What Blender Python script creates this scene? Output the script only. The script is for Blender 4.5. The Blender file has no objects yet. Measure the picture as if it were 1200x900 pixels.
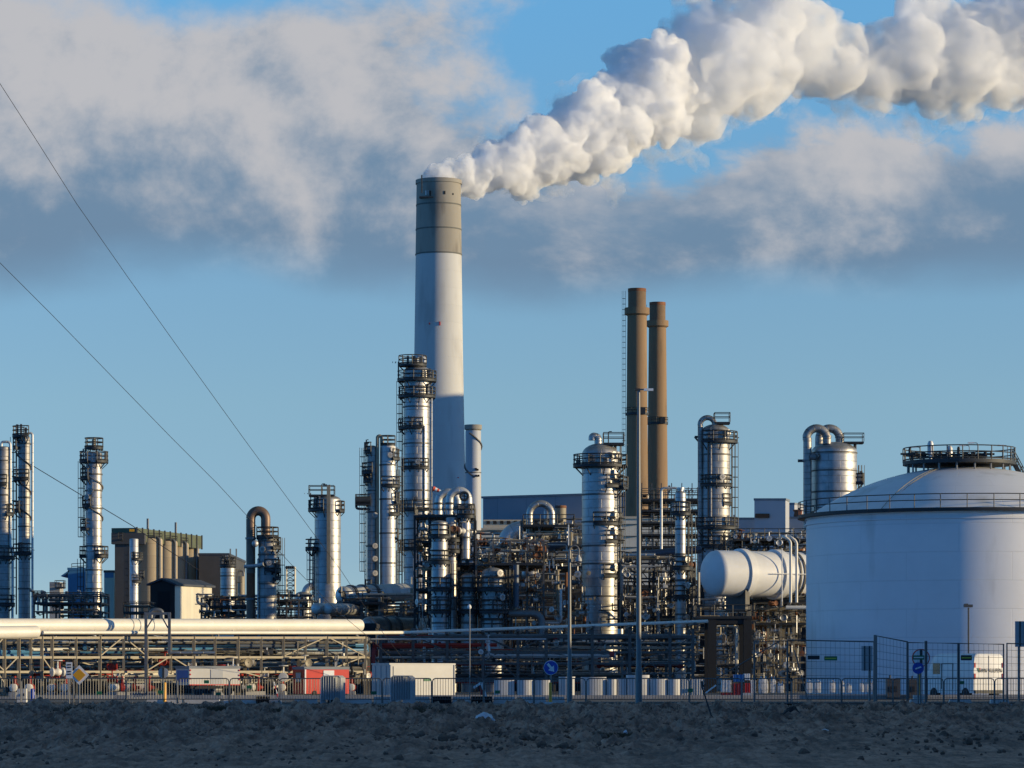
import bpy, math, random
from mathutils import Vector, Matrix, noise
SC = bpy.context.scene
COL = SC.collection
PI = math.pi
R_ = math.radians
F = 4000.0          # focal length in photo pixels
ZC = 1.0            # eye height


def X(px, D): return (px - 600.0) * D / F
def Z(py, D): return ZC + (800.0 - py) * D / F
def P(px, py, D): return Vector((X(px, D), D, Z(py, D)))


OFF = {}            # world position of the thing an object belongs to


def tag(o, label=None, cat=None, group=None, kind=None):
    if label: o['label'] = label
    if cat: o['category'] = cat
    if group: o['group'] = group
    if kind: o['kind'] = kind
    return o


def thing(name, loc, label, cat, group=None):
    o = bpy.data.objects.new(name, None)
    COL.objects.link(o)
    o.location = loc
    o.empty_display_size = 0.3
    OFF[o.name] = Vector(loc)
    return tag(o, label, cat, group)


class MB:
    """collects shapes and links them as one mesh object"""
    def __init__(s): s.v = []; s.f = []; s.m = []; s.uv = []; s.cur = 0
    def _f(s, idx, uv=None):
        s.f.append(idx); s.m.append(s.cur)
        s.uv.append(uv if uv else [(0.0, 0.0)] * len(idx))
    def quad(s, pts, uv=None):
        b = len(s.v); s.v += [Vector(p) for p in pts]; s._f(list(range(b, b + len(pts))), uv); return s
    def box(s, c, size, rz=0.0):
        hx, hy, hz = size[0] / 2, size[1] / 2, size[2] / 2
        ca, sa = math.cos(rz), math.sin(rz); b = len(s.v); c = Vector(c)
        for dz in (-hz, hz):
            for dx, dy in ((-hx, -hy), (hx, -hy), (hx, hy), (-hx, hy)):
                s.v.append(c + Vector((dx * ca - dy * sa, dx * sa + dy * ca, dz)))
        for q, (w, h) in (((0, 3, 2, 1), (hx, hy)), ((4, 5, 6, 7), (hx, hy)), ((0, 1, 5, 4), (hx, hz)), ((1, 2, 6, 5), (hy, hz)), ((2, 3, 7, 6), (hx, hz)), ((3, 0, 4, 7), (hy, hz))):
            s._f([b + i for i in q], [(0, 0), (2 * w, 0), (2 * w, 2 * h), (0, 2 * h)])
        return s
    def box2(s, a, b):
        a, b = Vector(a), Vector(b)
        return s.box((a + b) / 2, [abs(b[i] - a[i]) for i in range(3)])
    def beam(s, p, q, w, h=None):
        """rectangular bar from p to q"""
        h = h or w; p, q = Vector(p), Vector(q); d = (q - p)
        if d.length < 1e-6: return s
        d.normalize()
        up = Vector((0, 0, 1)) if abs(d.z) < 0.95 else Vector((0, 1, 0))
        a = d.cross(up).normalized() * w / 2; c = a.cross(d).normalized() * h / 2
        b = len(s.v)
        for e in (p, q):
            s.v += [e - a - c, e + a - c, e + a + c, e - a + c]
        for k in ((3, 2, 1, 0), (4, 5, 6, 7), (0, 1, 5, 4), (1, 2, 6, 5), (2, 3, 7, 6), (3, 0, 4, 7)):
            s._f([b + i for i in k])
        return s
    def tube(s, pts, r, n=8, caps=True, radii=None):
        pts = [Vector(p) for p in pts]; k = len(pts); b0 = len(s.v)
        if k < 2: return s
        tang = []
        for i in range(k):
            t = (pts[min(i + 1, k - 1)] - pts[max(i - 1, 0)])
            tang.append(t.normalized() if t.length > 1e-9 else Vector((0, 0, 1)))
        up = Vector((0, 0, 1)) if abs(tang[0].z) < 0.9 else Vector((0, 1, 0))
        a = tang[0].cross(up).normalized(); L = 0.0
        for i in range(k):
            t = tang[i]
            a = (a - t * a.dot(t))
            a = a.normalized() if a.length > 1e-6 else t.orthogonal().normalized()
            c = t.cross(a); rr = radii[i] if radii else r
            if i: L += (pts[i] - pts[i - 1]).length
            for j in range(n):
                g = 2 * PI * j / n
                s.v.append(pts[i] + a * (rr * math.cos(g)) + c * (rr * math.sin(g)))
            if i:
                q = b0 + (i - 1) * n; l0 = L - (pts[i] - pts[i - 1]).length
                for j in range(n):
                    j2 = (j + 1) % n; u0 = 2 * PI * rr * j / n; u1 = 2 * PI * rr * (j + 1) / n
                    s._f([q + j, q + j2, q + n + j2, q + n + j], [(u0, l0), (u1, l0), (u1, L), (u0, L)])
        if caps:
            s._f([b0 + j for j in range(n)][::-1]); s._f([b0 + (k - 1) * n + j for j in range(n)])
        return s
    def lathe(s, c, prof, n=24, axis=None, caps=True):
        """prof: (radius, height) along axis (default +z) from point c"""
        c = Vector(c); ax = Vector(axis).normalized() if axis else Vector((0, 0, 1))
        a = Vector((1, 0, 0)) if axis is None else (ax.cross(Vector((0, 0, 1))).normalized() if abs(ax.z) < 0.95 else Vector((1, 0, 0)))
        d = ax.cross(a); b0 = len(s.v); rm = max(p[0] for p in prof); L = 0.0
        for i, (r, h) in enumerate(prof):
            r = max(r, 1e-4)
            for j in range(n):
                g = 2 * PI * j / n
                s.v.append(c + ax * h + a * (r * math.cos(g)) + d * (r * math.sin(g)))
            if i:
                seg = math.hypot(r - prof[i - 1][0], h - prof[i - 1][1]); q = b0 + (i - 1) * n
                for j in range(n):
                    j2 = (j + 1) % n; u0 = 2 * PI * rm * j / n; u1 = 2 * PI * rm * (j + 1) / n
                    s._f([q + j, q + j2, q + n + j2, q + n + j], [(u0, L), (u1, L), (u1, L + seg), (u0, L + seg)])
                L += seg
        if caps:
            if prof[0][0] > 1e-3: s._f([b0 + j for j in range(n)][::-1])
            if prof[-1][0] > 1e-3: s._f([b0 + (len(prof) - 1) * n + j for j in range(n)])
        return s
    def annulus(s, cx, cy, z, r0, r1, a0, a1, t=0.12, n=None):
        """sector of a flat ring deck, angles in degrees"""
        n = n or max(3, int(abs(a1 - a0) / 12)); b = len(s.v); full = abs(a1 - a0) >= 359.9
        for i in range(n + 1):
            g = R_(a0 + (a1 - a0) * i / n); x, y = math.cos(g), math.sin(g)
            for r, zz in ((r0, z), (r1, z), (r1, z - t), (r0, z - t)):
                s.v.append(Vector((cx + r * x, cy + r * y, zz)))
        for i in range(n):
            q = b + 4 * i
            for e in range(4):
                s._f([q + e, q + (e + 1) % 4, q + 4 + (e + 1) % 4, q + 4 + e])
        if not full:
            s._f([b, b + 3, b + 2, b + 1]); q = b + 4 * n; s._f([q, q + 1, q + 2, q + 3])
        return s
    def sphere(s, c, r, n=12, sz=1.0):
        m = max(4, n // 2)
        return s.lathe((c[0], c[1], c[2]), [(r * math.sin(PI * i / m), -r * sz * math.cos(PI * i / m)) for i in range(m + 1)], n)
    def prism(s, outline, y0, y1):
        """outline in x,z extruded along y"""
        b = len(s.v); n = len(outline)
        for y in (y0, y1):
            s.v += [Vector((x, y, z)) for x, z in outline]
        s._f([b + i for i in range(n)]); s._f([b + n + i for i in range(n)][::-1])
        for i in range(n):
            j = (i + 1) % n; s._f([b + j, b + i, b + n + i, b + n + j])
        return s
        return s
    def build(s, name, mat, parent=None, smooth=40, loc=None):
        if not s.v: return None
        if parent is not None: off = OFF[parent.name]
        elif loc is not None: off = Vector(loc)
        else:
            n = len(s.v); xs = [v.x for v in s.v]; ys = [v.y for v in s.v]
            off = Vector(((min(xs) + max(xs)) / 2, (min(ys) + max(ys)) / 2, min(v.z for v in s.v)))
        me = bpy.data.meshes.new(name)
        me.from_pydata([tuple(v - off) for v in s.v], [], s.f)
        mats = mat if isinstance(mat, (list, tuple)) else [mat]
        for m in mats: me.materials.append(m)
        if len(mats) > 1: me.polygons.foreach_set('material_index', s.m)
        uvl = me.uv_layers.new(name='UVMap')
        flat = [c for f in s.uv for p in f for c in p]
        uvl.data.foreach_set('uv', flat)
        if smooth:
            me.polygons.foreach_set('use_smooth', [True] * len(me.polygons))
            me.set_sharp_from_angle(angle=R_(smooth))
        me.update()
        o = bpy.data.objects.new(name, me); COL.objects.link(o)
        if parent is not None:
            o.parent = parent
        else:
            o.location = off
        OFF[o.name] = off
        return o


def copy_tree(o, dpos, label=None, group=None, parent=None):
    """a thing with copies of its parts and sub-parts, shifted"""
    c = o.copy(); COL.objects.link(c)
    if parent is None:
        c.location = o.location + Vector(dpos)
        OFF[c.name] = OFF[o.name] + Vector(dpos)
        if label: c['label'] = label
        if group: c['group'] = group
    else: c.parent = parent
    for ch in o.children: copy_tree(ch, dpos, parent=c)
    return c


def arc(c, r, a0, a1, ux, uy, n=8):
    """points on an arc in the plane of ux, uy"""
    c, ux, uy = Vector(c), Vector(ux), Vector(uy)
    return [c + ux * (r * math.cos(R_(a0 + (a1 - a0) * i / n))) + uy * (r * math.sin(R_(a0 + (a1 - a0) * i / n))) for i in range(n + 1)]


def bend(pts, r, n=5):
    """polyline with rounded elbows"""
    pts = [Vector(p) for p in pts]; out = [pts[0]]
    for i in range(1, len(pts) - 1):
        a, b, c = pts[i - 1], pts[i], pts[i + 1]
        d0 = (a - b); d1 = (c - b)
        if d0.length < 1e-6 or d1.length < 1e-6: continue
        k = min(r, d0.length * 0.49, d1.length * 0.49); p0 = b + d0.normalized() * k; p1 = b + d1.normalized() * k
        for j in range(n + 1):
            t = j / n; out.append(p0 * (1 - t) ** 2 + b * (2 * t * (1 - t)) + p1 * t * t)
    out.append(pts[-1]); return out


# ------------------------------------------------------------------ materials
M = {}


def mat(name, col, rough=0.6, metal=0.0, var=0.25, scale=1.5, bump=0.0, bscale=8.0, stain=None, seams=None, spec=0.5, stretch=(1, 1, 1), emit=None):
    """principled with noise variation, optional stains and cladding seams"""
    m = bpy.data.materials.new(name); m.use_nodes = True
    nt = m.node_tree; N = nt.nodes; L = nt.links
    bs = N['Principled BSDF']; bs.inputs['Roughness'].default_value = rough; bs.inputs['Metallic'].default_value = metal
    bs.inputs['Specular IOR Level'].default_value = spec
    tc = N.new('ShaderNodeTexCoord'); mp = N.new('ShaderNodeMapping'); mp.inputs['Scale'].default_value = stretch
    oi = N.new('ShaderNodeObjectInfo'); ad = N.new('ShaderNodeVectorMath'); ad.operation = 'ADD'
    sc = N.new('ShaderNodeVectorMath'); sc.operation = 'SCALE'; sc.inputs[3].default_value = 37.0
    cb = N.new('ShaderNodeCombineXYZ'); L.new(oi.outputs['Random'], cb.inputs[0]); L.new(oi.outputs['Random'], cb.inputs[1])
    L.new(cb.outputs[0], sc.inputs[0]); L.new(tc.outputs['Object'], ad.inputs[0]); L.new(sc.outputs[0], ad.inputs[1]); L.new(ad.outputs[0], mp.inputs[0])
    nz = N.new('ShaderNodeTexNoise'); nz.inputs['Scale'].default_value = scale; nz.inputs['Detail'].default_value = 5; nz.inputs['Roughness'].default_value = 0.65
    L.new(mp.outputs[0], nz.inputs['Vector'])
    rmp = N.new('ShaderNodeMapRange'); rmp.inputs['From Min'].default_value = 0.25; rmp.inputs['From Max'].default_value = 0.75
    rmp.inputs['To Min'].default_value = 1 - var; rmp.inputs['To Max'].default_value = 1 + var * 0.6
    L.new(nz.outputs['Fac'], rmp.inputs['Value'])
    mx = N.new('ShaderNodeMix'); mx.data_type = 'RGBA'; mx.blend_type = 'MULTIPLY'; mx.inputs[0].default_value = 1.0
    mx.inputs[6].default_value = (*col, 1); L.new(rmp.outputs[0], mx.inputs[7]); out = mx.outputs[2]
    if stain:
        n2 = N.new('ShaderNodeTexNoise'); n2.inputs['Scale'].default_value = stain[2]; n2.inputs['Detail'].default_value = 6
        m2 = N.new('ShaderNodeMapping'); m2.inputs['Scale'].default_value = (1, 1, 0.25); L.new(ad.outputs[0], m2.inputs[0]); L.new(m2.outputs[0], n2.inputs['Vector'])
        r2 = N.new('ShaderNodeMapRange'); r2.inputs['From Min'].default_value = stain[1]; r2.inputs['From Max'].default_value = stain[1] + 0.14
        L.new(n2.outputs['Fac'], r2.inputs['Value'])
        x2 = N.new('ShaderNodeMix'); x2.data_type = 'RGBA'; L.new(r2.outputs[0], x2.inputs[0]); L.new(out, x2.inputs[6]); x2.inputs[7].default_value = (*stain[0], 1); out = x2.outputs[2]
    h = None
    if seams:
        br = N.new('ShaderNodeTexBrick'); br.inputs['Scale'].default_value = 1.0
        br.inputs['Brick Width'].default_value = seams[0]; br.inputs['Row Height'].default_value = seams[1]; br.inputs['Mortar Size'].default_value = seams[2]
        br.inputs['Mortar Smooth'].default_value = 0.3; br.inputs['Bias'].default_value = 0.0
        br.inputs['Color1'].default_value = (1, 1, 1, 1); br.inputs['Color2'].default_value = seams[4] if len(seams) > 4 else (0.86, 0.86, 0.87, 1); br.inputs['Mortar'].default_value = (seams[3],) * 3 + (1,)
        L.new(tc.outputs['UV'], br.inputs['Vector'])
        x3 = N.new('ShaderNodeMix'); x3.data_type = 'RGBA'; x3.blend_type = 'MULTIPLY'; x3.inputs[0].default_value = 1.0
        L.new(out, x3.inputs[6]); L.new(br.outputs['Color'], x3.inputs[7]); out = x3.outputs[2]; h = br.outputs['Fac']
    L.new(out, bs.inputs['Base Color'])
    if metal > 0.3:
        r3 = N.new('ShaderNodeMapRange'); r3.inputs['To Min'].default_value = rough * 0.75; r3.inputs['To Max'].default_value = rough * 1.3
        L.new(nz.outputs['Fac'], r3.inputs['Value']); L.new(r3.outputs[0], bs.inputs['Roughness'])
    if bump:
        n4 = N.new('ShaderNodeTexNoise'); n4.inputs['Scale'].default_value = bscale; n4.inputs['Detail'].default_value = 3; L.new(mp.outputs[0], n4.inputs['Vector'])
        bp = N.new('ShaderNodeBump'); bp.inputs['Strength'].default_value = bump; bp.inputs['Distance'].default_value = 0.1
        L.new(n4.outputs['Fac'], bp.inputs['Height']); L.new(bp.outputs[0], bs.inputs['Normal'])
        if h is not None:
            b2 = N.new('ShaderNodeBump'); b2.invert = True; b2.inputs['Strength'].default_value = 0.5; b2.inputs['Distance'].default_value = 0.05
            L.new(h, b2.inputs['Height']); L.new(bp.outputs[0], b2.inputs['Normal']); L.new(b2.outputs[0], bs.inputs['Normal'])
    M[name] = m; return m


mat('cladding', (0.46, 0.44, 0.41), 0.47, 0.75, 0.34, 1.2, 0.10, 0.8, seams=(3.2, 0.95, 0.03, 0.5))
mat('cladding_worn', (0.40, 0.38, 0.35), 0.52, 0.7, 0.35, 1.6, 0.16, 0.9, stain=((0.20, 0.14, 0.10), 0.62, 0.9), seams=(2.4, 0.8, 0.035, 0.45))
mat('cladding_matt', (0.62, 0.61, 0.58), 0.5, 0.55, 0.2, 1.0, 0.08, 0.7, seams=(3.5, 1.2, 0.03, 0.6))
mat('pipe_metal', (0.50, 0.48, 0.44), 0.45, 0.8, 0.25, 2.0, 0.1, 1.5, seams=(20.0, 0.9, 0.03, 0.55))
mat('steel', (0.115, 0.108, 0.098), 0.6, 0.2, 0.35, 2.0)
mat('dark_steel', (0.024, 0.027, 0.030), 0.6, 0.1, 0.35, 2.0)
mat('galvanised', (0.20, 0.20, 0.195), 0.5, 0.5, 0.25, 2.5)
mat('rail_steel', (0.055, 0.055, 0.053), 0.6, 0.2, 0.3, 2.0)
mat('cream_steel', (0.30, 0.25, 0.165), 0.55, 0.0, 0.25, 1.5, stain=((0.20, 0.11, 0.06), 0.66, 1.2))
mat('white_pipe', (0.78, 0.73, 0.62), 0.45, 0.0, 0.10, 0.6, stain=((0.45, 0.38, 0.28), 0.70, 0.7))
mat('white_paint', (0.76, 0.75, 0.72), 0.5, 0.0, 0.10, 0.6, stain=((0.5, 0.46, 0.40), 0.70, 0.5))
mat('tank_paint', (0.80, 0.80, 0.79), 0.55, 0.0, 0.07, 0.25, 0.05, 0.4, stain=((0.62, 0.61, 0.58), 0.60, 0.35), seams=(9.0, 2.4, 0.03, 0.90, (0.985, 0.985, 0.985, 1)))
mat('rust', (0.22, 0.085, 0.035), 0.8, 0.0, 0.5, 1.0, 0.2, 4.0, stain=((0.07, 0.06, 0.06), 0.55, 0.5))
mat('brown_pipe', (0.20, 0.13, 0.09), 0.5, 0.3, 0.35, 0.8)
mat('concrete_white', (0.53, 0.525, 0.505), 0.8, 0.0, 0.10, 0.08, 0.03, 0.5, stretch=(1, 1, 0.15), stain=((0.43, 0.42, 0.40), 0.56, 0.16), seams=(400.0, 6.0, 0.05, 0.94, (0.97, 0.97, 0.97, 1)))
mat('concrete_brown', (0.30, 0.275, 0.23), 0.85, 0.0, 0.14, 0.1, 0.03, 0.5, stretch=(1, 1, 0.2), stain=((0.20, 0.18, 0.15), 0.55, 0.2))
mat('band_line', (0.13, 0.13, 0.115), 0.8)
mat('chimney_ochre', (0.26, 0.165, 0.088), 0.85, 0.0, 0.22, 0.12, 0.05, 0.6, stretch=(3, 3, 0.3), stain=((0.13, 0.085, 0.05), 0.56, 0.25))
mat('chimney_dark', (0.20, 0.13, 0.075), 0.85, 0.0, 0.25, 0.3)
mat('silo_concrete', (0.48, 0.38, 0.25), 0.85, 0.0, 0.14, 0.3, 0.05, 1.0, stretch=(1, 1, 0.3), seams=(60.0, 2.2, 0.05, 0.85))
mat('green_cladding', (0.10, 0.115, 0.065), 0.6, 0.0, 0.25, 0.6)
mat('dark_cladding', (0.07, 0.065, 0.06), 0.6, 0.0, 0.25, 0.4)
mat('beige_cladding', (0.55, 0.47, 0.34), 0.6, 0.0, 0.12, 0.4)
mat('cream_cladding', (0.70, 0.64, 0.50), 0.55, 0.0, 0.08, 0.4, seams=(1.1, 60.0, 0.05, 0.8))
mat('grey_cladding', (0.24, 0.27, 0.31), 0.55, 0.1, 0.08, 0.15, seams=(7.0, 60.0, 0.12, 0.8))
mat('grey_light_cladding', (0.42, 0.43, 0.45), 0.6, 0.0, 0.07, 0.2)
mat('blue_cladding', (0.06, 0.20, 0.36), 0.5, 0.0, 0.12, 0.4)
mat('green_pale', (0.36, 0.52, 0.46), 0.6, 0.0, 0.1, 0.4)
mat('roof_dark', (0.05, 0.055, 0.07), 0.6, 0.0, 0.2, 0.5)
mat('dark_void', (0.012, 0.012, 0.014), 0.9)
mat('red_paint', (0.62, 0.035, 0.02), 0.45, 0.0, 0.15, 1.0)
mat('red_dark', (0.36, 0.03, 0.02), 0.55, 0.0, 0.2, 1.0)
mat('grey_paint', (0.42, 0.43, 0.43), 0.55, 0.0, 0.12, 1.0)
mat('grey_roof', (0.20, 0.22, 0.24), 0.6, 0.0, 0.2, 1.0)
mat('container_white', (0.55, 0.53, 0.48), 0.5, 0.0, 0.1, 0.8, stain=((0.45, 0.38, 0.3), 0.72, 1.0))
mat('yellow_paint', (0.75, 0.36, 0.02), 0.45, 0.0, 0.15, 1.5)
mat('amber_sign', (0.80, 0.38, 0.01), 0.4, 0.0, 0.06, 2.0)
mat('sign_white', (0.80, 0.80, 0.78), 0.4, 0.0, 0.06, 2.0)
mat('sign_blue', (0.015, 0.06, 0.42), 0.4, 0.0, 0.06, 2.0)
mat('sign_green', (0.02, 0.16, 0.06), 0.5, 0.0, 0.1, 2.0)
mat('sign_black', (0.015, 0.015, 0.015), 0.5)
mat('lime_paint', (0.42, 0.52, 0.05), 0.5)
mat('barrier_steel', (0.15, 0.15, 0.15), 0.5, 0.55, 0.3, 3.0)
mat('concrete', (0.36, 0.35, 0.33), 0.9, 0.0, 0.2, 1.0, 0.1, 6.0)
mat('panel_white', (0.60, 0.59, 0.56), 0.75, 0.0, 0.16, 0.7, 0.05, 3.0, stain=((0.42, 0.40, 0.37), 0.62, 0.8))
mat('bag_fabric', (0.72, 0.71, 0.68), 0.8, 0.0, 0.12, 1.5, 0.25, 5.0)
mat('glass_dark', (0.02, 0.025, 0.03), 0.12, 0.0, 0.1)
mat('rubber', (0.02, 0.02, 0.021), 0.8, 0.0, 0.3, 3.0)
mat('red_lens', (0.45, 0.02, 0.015), 0.3)
mat('blue_paint', (0.03, 0.16, 0.42), 0.5, 0.0, 0.12, 1.0)
mat('wire', (0.05, 0.05, 0.055), 0.5, 0.4)
mat('windsock_red', (0.75, 0.10, 0.04), 0.8)
mat('plastic_sheet', (0.62, 0.66, 0.70), 0.45, 0.0, 0.2, 4.0, 0.3, 8.0)
mat('dry_grass', (0.10, 0.080, 0.045), 0.9, 0.0, 0.4, 2.0)
# ------------------------------------------------------------------ camera, sun, sky
SUN_EL, SUN_TOWARD = 8.0, 9.0      # degrees above the horizon; degrees towards the camera from due right
cam = bpy.data.cameras.new('camera'); cam_o = bpy.data.objects.new('camera', cam); COL.objects.link(cam_o)
cam_o.location = (0, 0, ZC); cam_o.rotation_euler = (R_(90), 0, 0)
cam.sensor_width = 36.0; cam.lens = 36.0 * F / 1200.0; cam.shift_y = 350.0 / 1200.0
cam.clip_start = 0.5; cam.clip_end = 20000.0
SC.camera = cam_o
sun_dir = Vector((math.cos(R_(SUN_EL)) * math.cos(R_(SUN_TOWARD)), -math.cos(R_(SUN_EL)) * math.sin(R_(SUN_TOWARD)), math.sin(R_(SUN_EL))))
sl = bpy.data.lights.new('sun', 'SUN'); sl.energy = 3.0; sl.angle = R_(0.5); sl.color = (1.0, 0.80, 0.47)
so = bpy.data.objects.new('sun', sl); COL.objects.link(so); so.rotation_euler = sun_dir.to_track_quat('Z', 'Y').to_euler(); so.location = (300, 0, 300)
SC.view_settings.view_transform = 'Standard'; SC.view_settings.look = 'None'; SC.view_settings.exposure = 0.7; SC.view_settings.gamma = 1.0
SC.view_settings.use_curve_mapping = False
SC.cycles.max_bounces = 48; SC.cycles.diffuse_bounces = 3; SC.cycles.glossy_bounces = 3; SC.cycles.volume_bounces = 32; SC.cycles.transparent_max_bounces = 12
SC.cycles.sample_clamp_indirect = 6.0
W = bpy.data.worlds.new('World'); SC.world = W; W.use_nodes = True
nt = W.node_tree; N = nt.nodes; L = nt.links; N.clear()
out = N.new('ShaderNodeOutputWorld'); bg = N.new('ShaderNodeBackground'); bg.inputs['Strength'].default_value = 0.15
L.new(bg.outputs[0], out.inputs[0])
sky = N.new('ShaderNodeTexSky'); sky.sky_type = 'NISHITA'; sky.sun_disc = False
sky.sun_elevation = R_(SUN_EL); sky.sun_rotation = math.atan2(sun_dir.x, sun_dir.y); sky.altitude = 0; sky.air_density = 0.3; sky.dust_density = 0.0; sky.ozone_density = 2.0


def math_(op, a, b=None, c=None, clamp=False):
    n = N.new('ShaderNodeMath'); n.operation = op; n.use_clamp = clamp
    for i, q in enumerate((a, b, c)):
        if q is None: continue
        if isinstance(q, (int, float)): n.inputs[i].default_value = q
        else: L.new(q, n.inputs[i])
    return n.outputs[0]


def smooth_(v, a, b):
    n = N.new('ShaderNodeMapRange'); n.interpolation_type = 'SMOOTHSTEP'; L.new(v, n.inputs['Value'])
    n.inputs['From Min'].default_value = a; n.inputs['From Max'].default_value = b
    return n.outputs[0]


def mixc(f, a, b, blend='MIX'):
    n = N.new('ShaderNodeMix'); n.data_type = 'RGBA'; n.blend_type = blend
    for i, q in ((0, f), (6, a), (7, b)):
        if isinstance(q, (int, float)): n.inputs[i].default_value = q
        elif isinstance(q, tuple): n.inputs[i].default_value = (*q, 1)
        else: L.new(q, n.inputs[i])
    return n.outputs[2]


tc = N.new('ShaderNodeTexCoord'); sp = N.new('ShaderNodeSeparateXYZ'); L.new(tc.outputs['Generated'], sp.inputs[0])
dy = math_('MAXIMUM', sp.outputs[1], 0.12)
az = math_('DIVIDE', sp.outputs[0], dy)        # tangent of the bearing from due ahead
el = math_('DIVIDE', sp.outputs[2], dy)        # tangent of the height above the horizon


def cloud_noise(ox, oy, scale, detail, rough, sy=1.7, dist=0.0):
    c = N.new('ShaderNodeCombineXYZ')
    L.new(math_('MULTIPLY_ADD', az, scale, ox), c.inputs[0]); L.new(math_('MULTIPLY_ADD', el, scale * sy, oy), c.inputs[1])
    n = N.new('ShaderNodeTexNoise'); n.noise_dimensions = '2D'; n.inputs['Scale'].default_value = 1.0; n.inputs['Detail'].default_value = detail; n.inputs['Roughness'].default_value = rough
    n.inputs['Distortion'].default_value = dist
    L.new(c.outputs[0], n.inputs['Vector']); return n.outputs['Fac']


n1 = cloud_noise(7.9, 4.6, 10.0, 10, 0.59, 1.35, 0.12)
n2 = cloud_noise(7.9 + 10 * 0.010, 4.6 + 13.5 * 0.008, 10.0, 7, 0.56, 1.35, 0.12)     # the same cloud sampled a little towards the sun
n3 = cloud_noise(11.3, 2.4, 6.0, 3, 0.5, 2.4)
n4 = cloud_noise(1.7, 9.1, 34.0, 7, 0.58, 1.3, 0.3)
fine = math_('ADD', math_('MULTIPLY', math_('SUBTRACT', n1, 0.5), 1.0), math_('MULTIPLY', math_('SUBTRACT', n4, 0.5), 0.35))
# a flat-bottomed bank right across, piled higher on the left
nn = math_('ADD', math_('MULTIPLY', fine, 0.085), math_('MULTIPLY', math_('SUBTRACT', n3, 0.5), 0.02))
bot = math_('MULTIPLY_ADD', math_('SUBTRACT', n3, 0.5), 0.03, math_('MULTIPLY_ADD', fine, 0.012, 0.1165))
d_bot = smooth_(math_('SUBTRACT', el, bot), -0.006, 0.012)
topA = math_('ADD', nn, 0.161)
dA = smooth_(math_('SUBTRACT', topA, el), -0.003, 0.010)
dL = math_('SUBTRACT', math_('MULTIPLY_ADD', math_('SUBTRACT', n3, 0.5), 0.08, math_('MULTIPLY_ADD', fine, 0.14, -0.002)), az)
dL = smooth_(dL, -0.008, 0.028)
dL = math_('MULTIPLY', dL, smooth_(math_('SUBTRACT', math_('MULTIPLY_ADD', nn, 0.7, 0.207), el), -0.006, 0.016))
dens = math_('MULTIPLY', math_('MAXIMUM', dA, dL), d_bot)
thin = smooth_(n1, 0.30, 0.50)
dens = math_('MULTIPLY', dens, math_('MULTIPLY_ADD', thin, 0.06, 0.92))
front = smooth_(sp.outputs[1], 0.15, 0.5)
dens = math_('MULTIPLY', dens, front)
edge = math_('SUBTRACT', 1.0, smooth_(math_('SUBTRACT', math_('MAXIMUM', topA, math_('MULTIPLY', dL, 0.2)), el), 0.0, 0.03))
lit = math_('MULTIPLY_ADD', math_('SUBTRACT', n1, n2), 3.4, math_('MULTIPLY_ADD', math_('SUBTRACT', n1, 0.5), 1.5, 0.08))
lit = math_('ADD', lit, math_('MULTIPLY', math_('SUBTRACT', el, 0.150), 13.0))
lit = math_('MULTIPLY_ADD', math_('SUBTRACT', n4, 0.5), 0.55, lit)
lit = math_('MULTIPLY_ADD', math_('MULTIPLY', edge, smooth_(az, -0.02, 0.03)), 0.45, lit)
lit = smooth_(lit, -0.35, 0.9)
cloud = mixc(lit, (0.64, 1.04, 1.54), (2.10, 2.09, 2.18))
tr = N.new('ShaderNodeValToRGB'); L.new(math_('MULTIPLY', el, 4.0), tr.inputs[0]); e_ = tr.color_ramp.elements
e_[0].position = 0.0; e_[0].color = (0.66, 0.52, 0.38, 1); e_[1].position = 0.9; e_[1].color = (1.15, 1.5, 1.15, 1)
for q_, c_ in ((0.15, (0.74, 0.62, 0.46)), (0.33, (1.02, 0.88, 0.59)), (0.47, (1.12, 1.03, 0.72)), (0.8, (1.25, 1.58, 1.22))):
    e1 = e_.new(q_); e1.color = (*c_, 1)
back = mixc(smooth_(sp.outputs[2], 0.45, 0.85), (0.24, 0.68, 0.95), (2.6, 1.75, 0.95))     # unseen sky tinted to colour the shade: blue low behind, greyer overhead
tint = mixc(front, back, tr.outputs[0])     # tint of the view ahead, blending into the added tint behind and overhead
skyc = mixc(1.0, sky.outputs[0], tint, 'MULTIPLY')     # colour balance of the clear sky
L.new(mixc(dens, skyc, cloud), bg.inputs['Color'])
# ------------------------------------------------------------------ ground, sand bank, road
def bank_z(y):
    k = [(-400, -1.1), (30, -0.95), (58, -0.62), (75, -0.30), (92, 0.02), (104, 0.20), (112, 0.22), (125, 0.12), (150, 0.08), (230, 0.0), (20000, 0.0)]
    for (a, za), (b, zb) in zip(k, k[1:]):
        if a <= y <= b: return za + (zb - za) * (y - a) / (b - a)
    return 0.0


def ground_mat(name, c1, c2, scale, bump):
    m = mat(name, c1, 0.95, 0.0, 0.5, scale, bump, scale * 4, stain=(c2, 0.5, scale * 0.35)); return m


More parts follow.
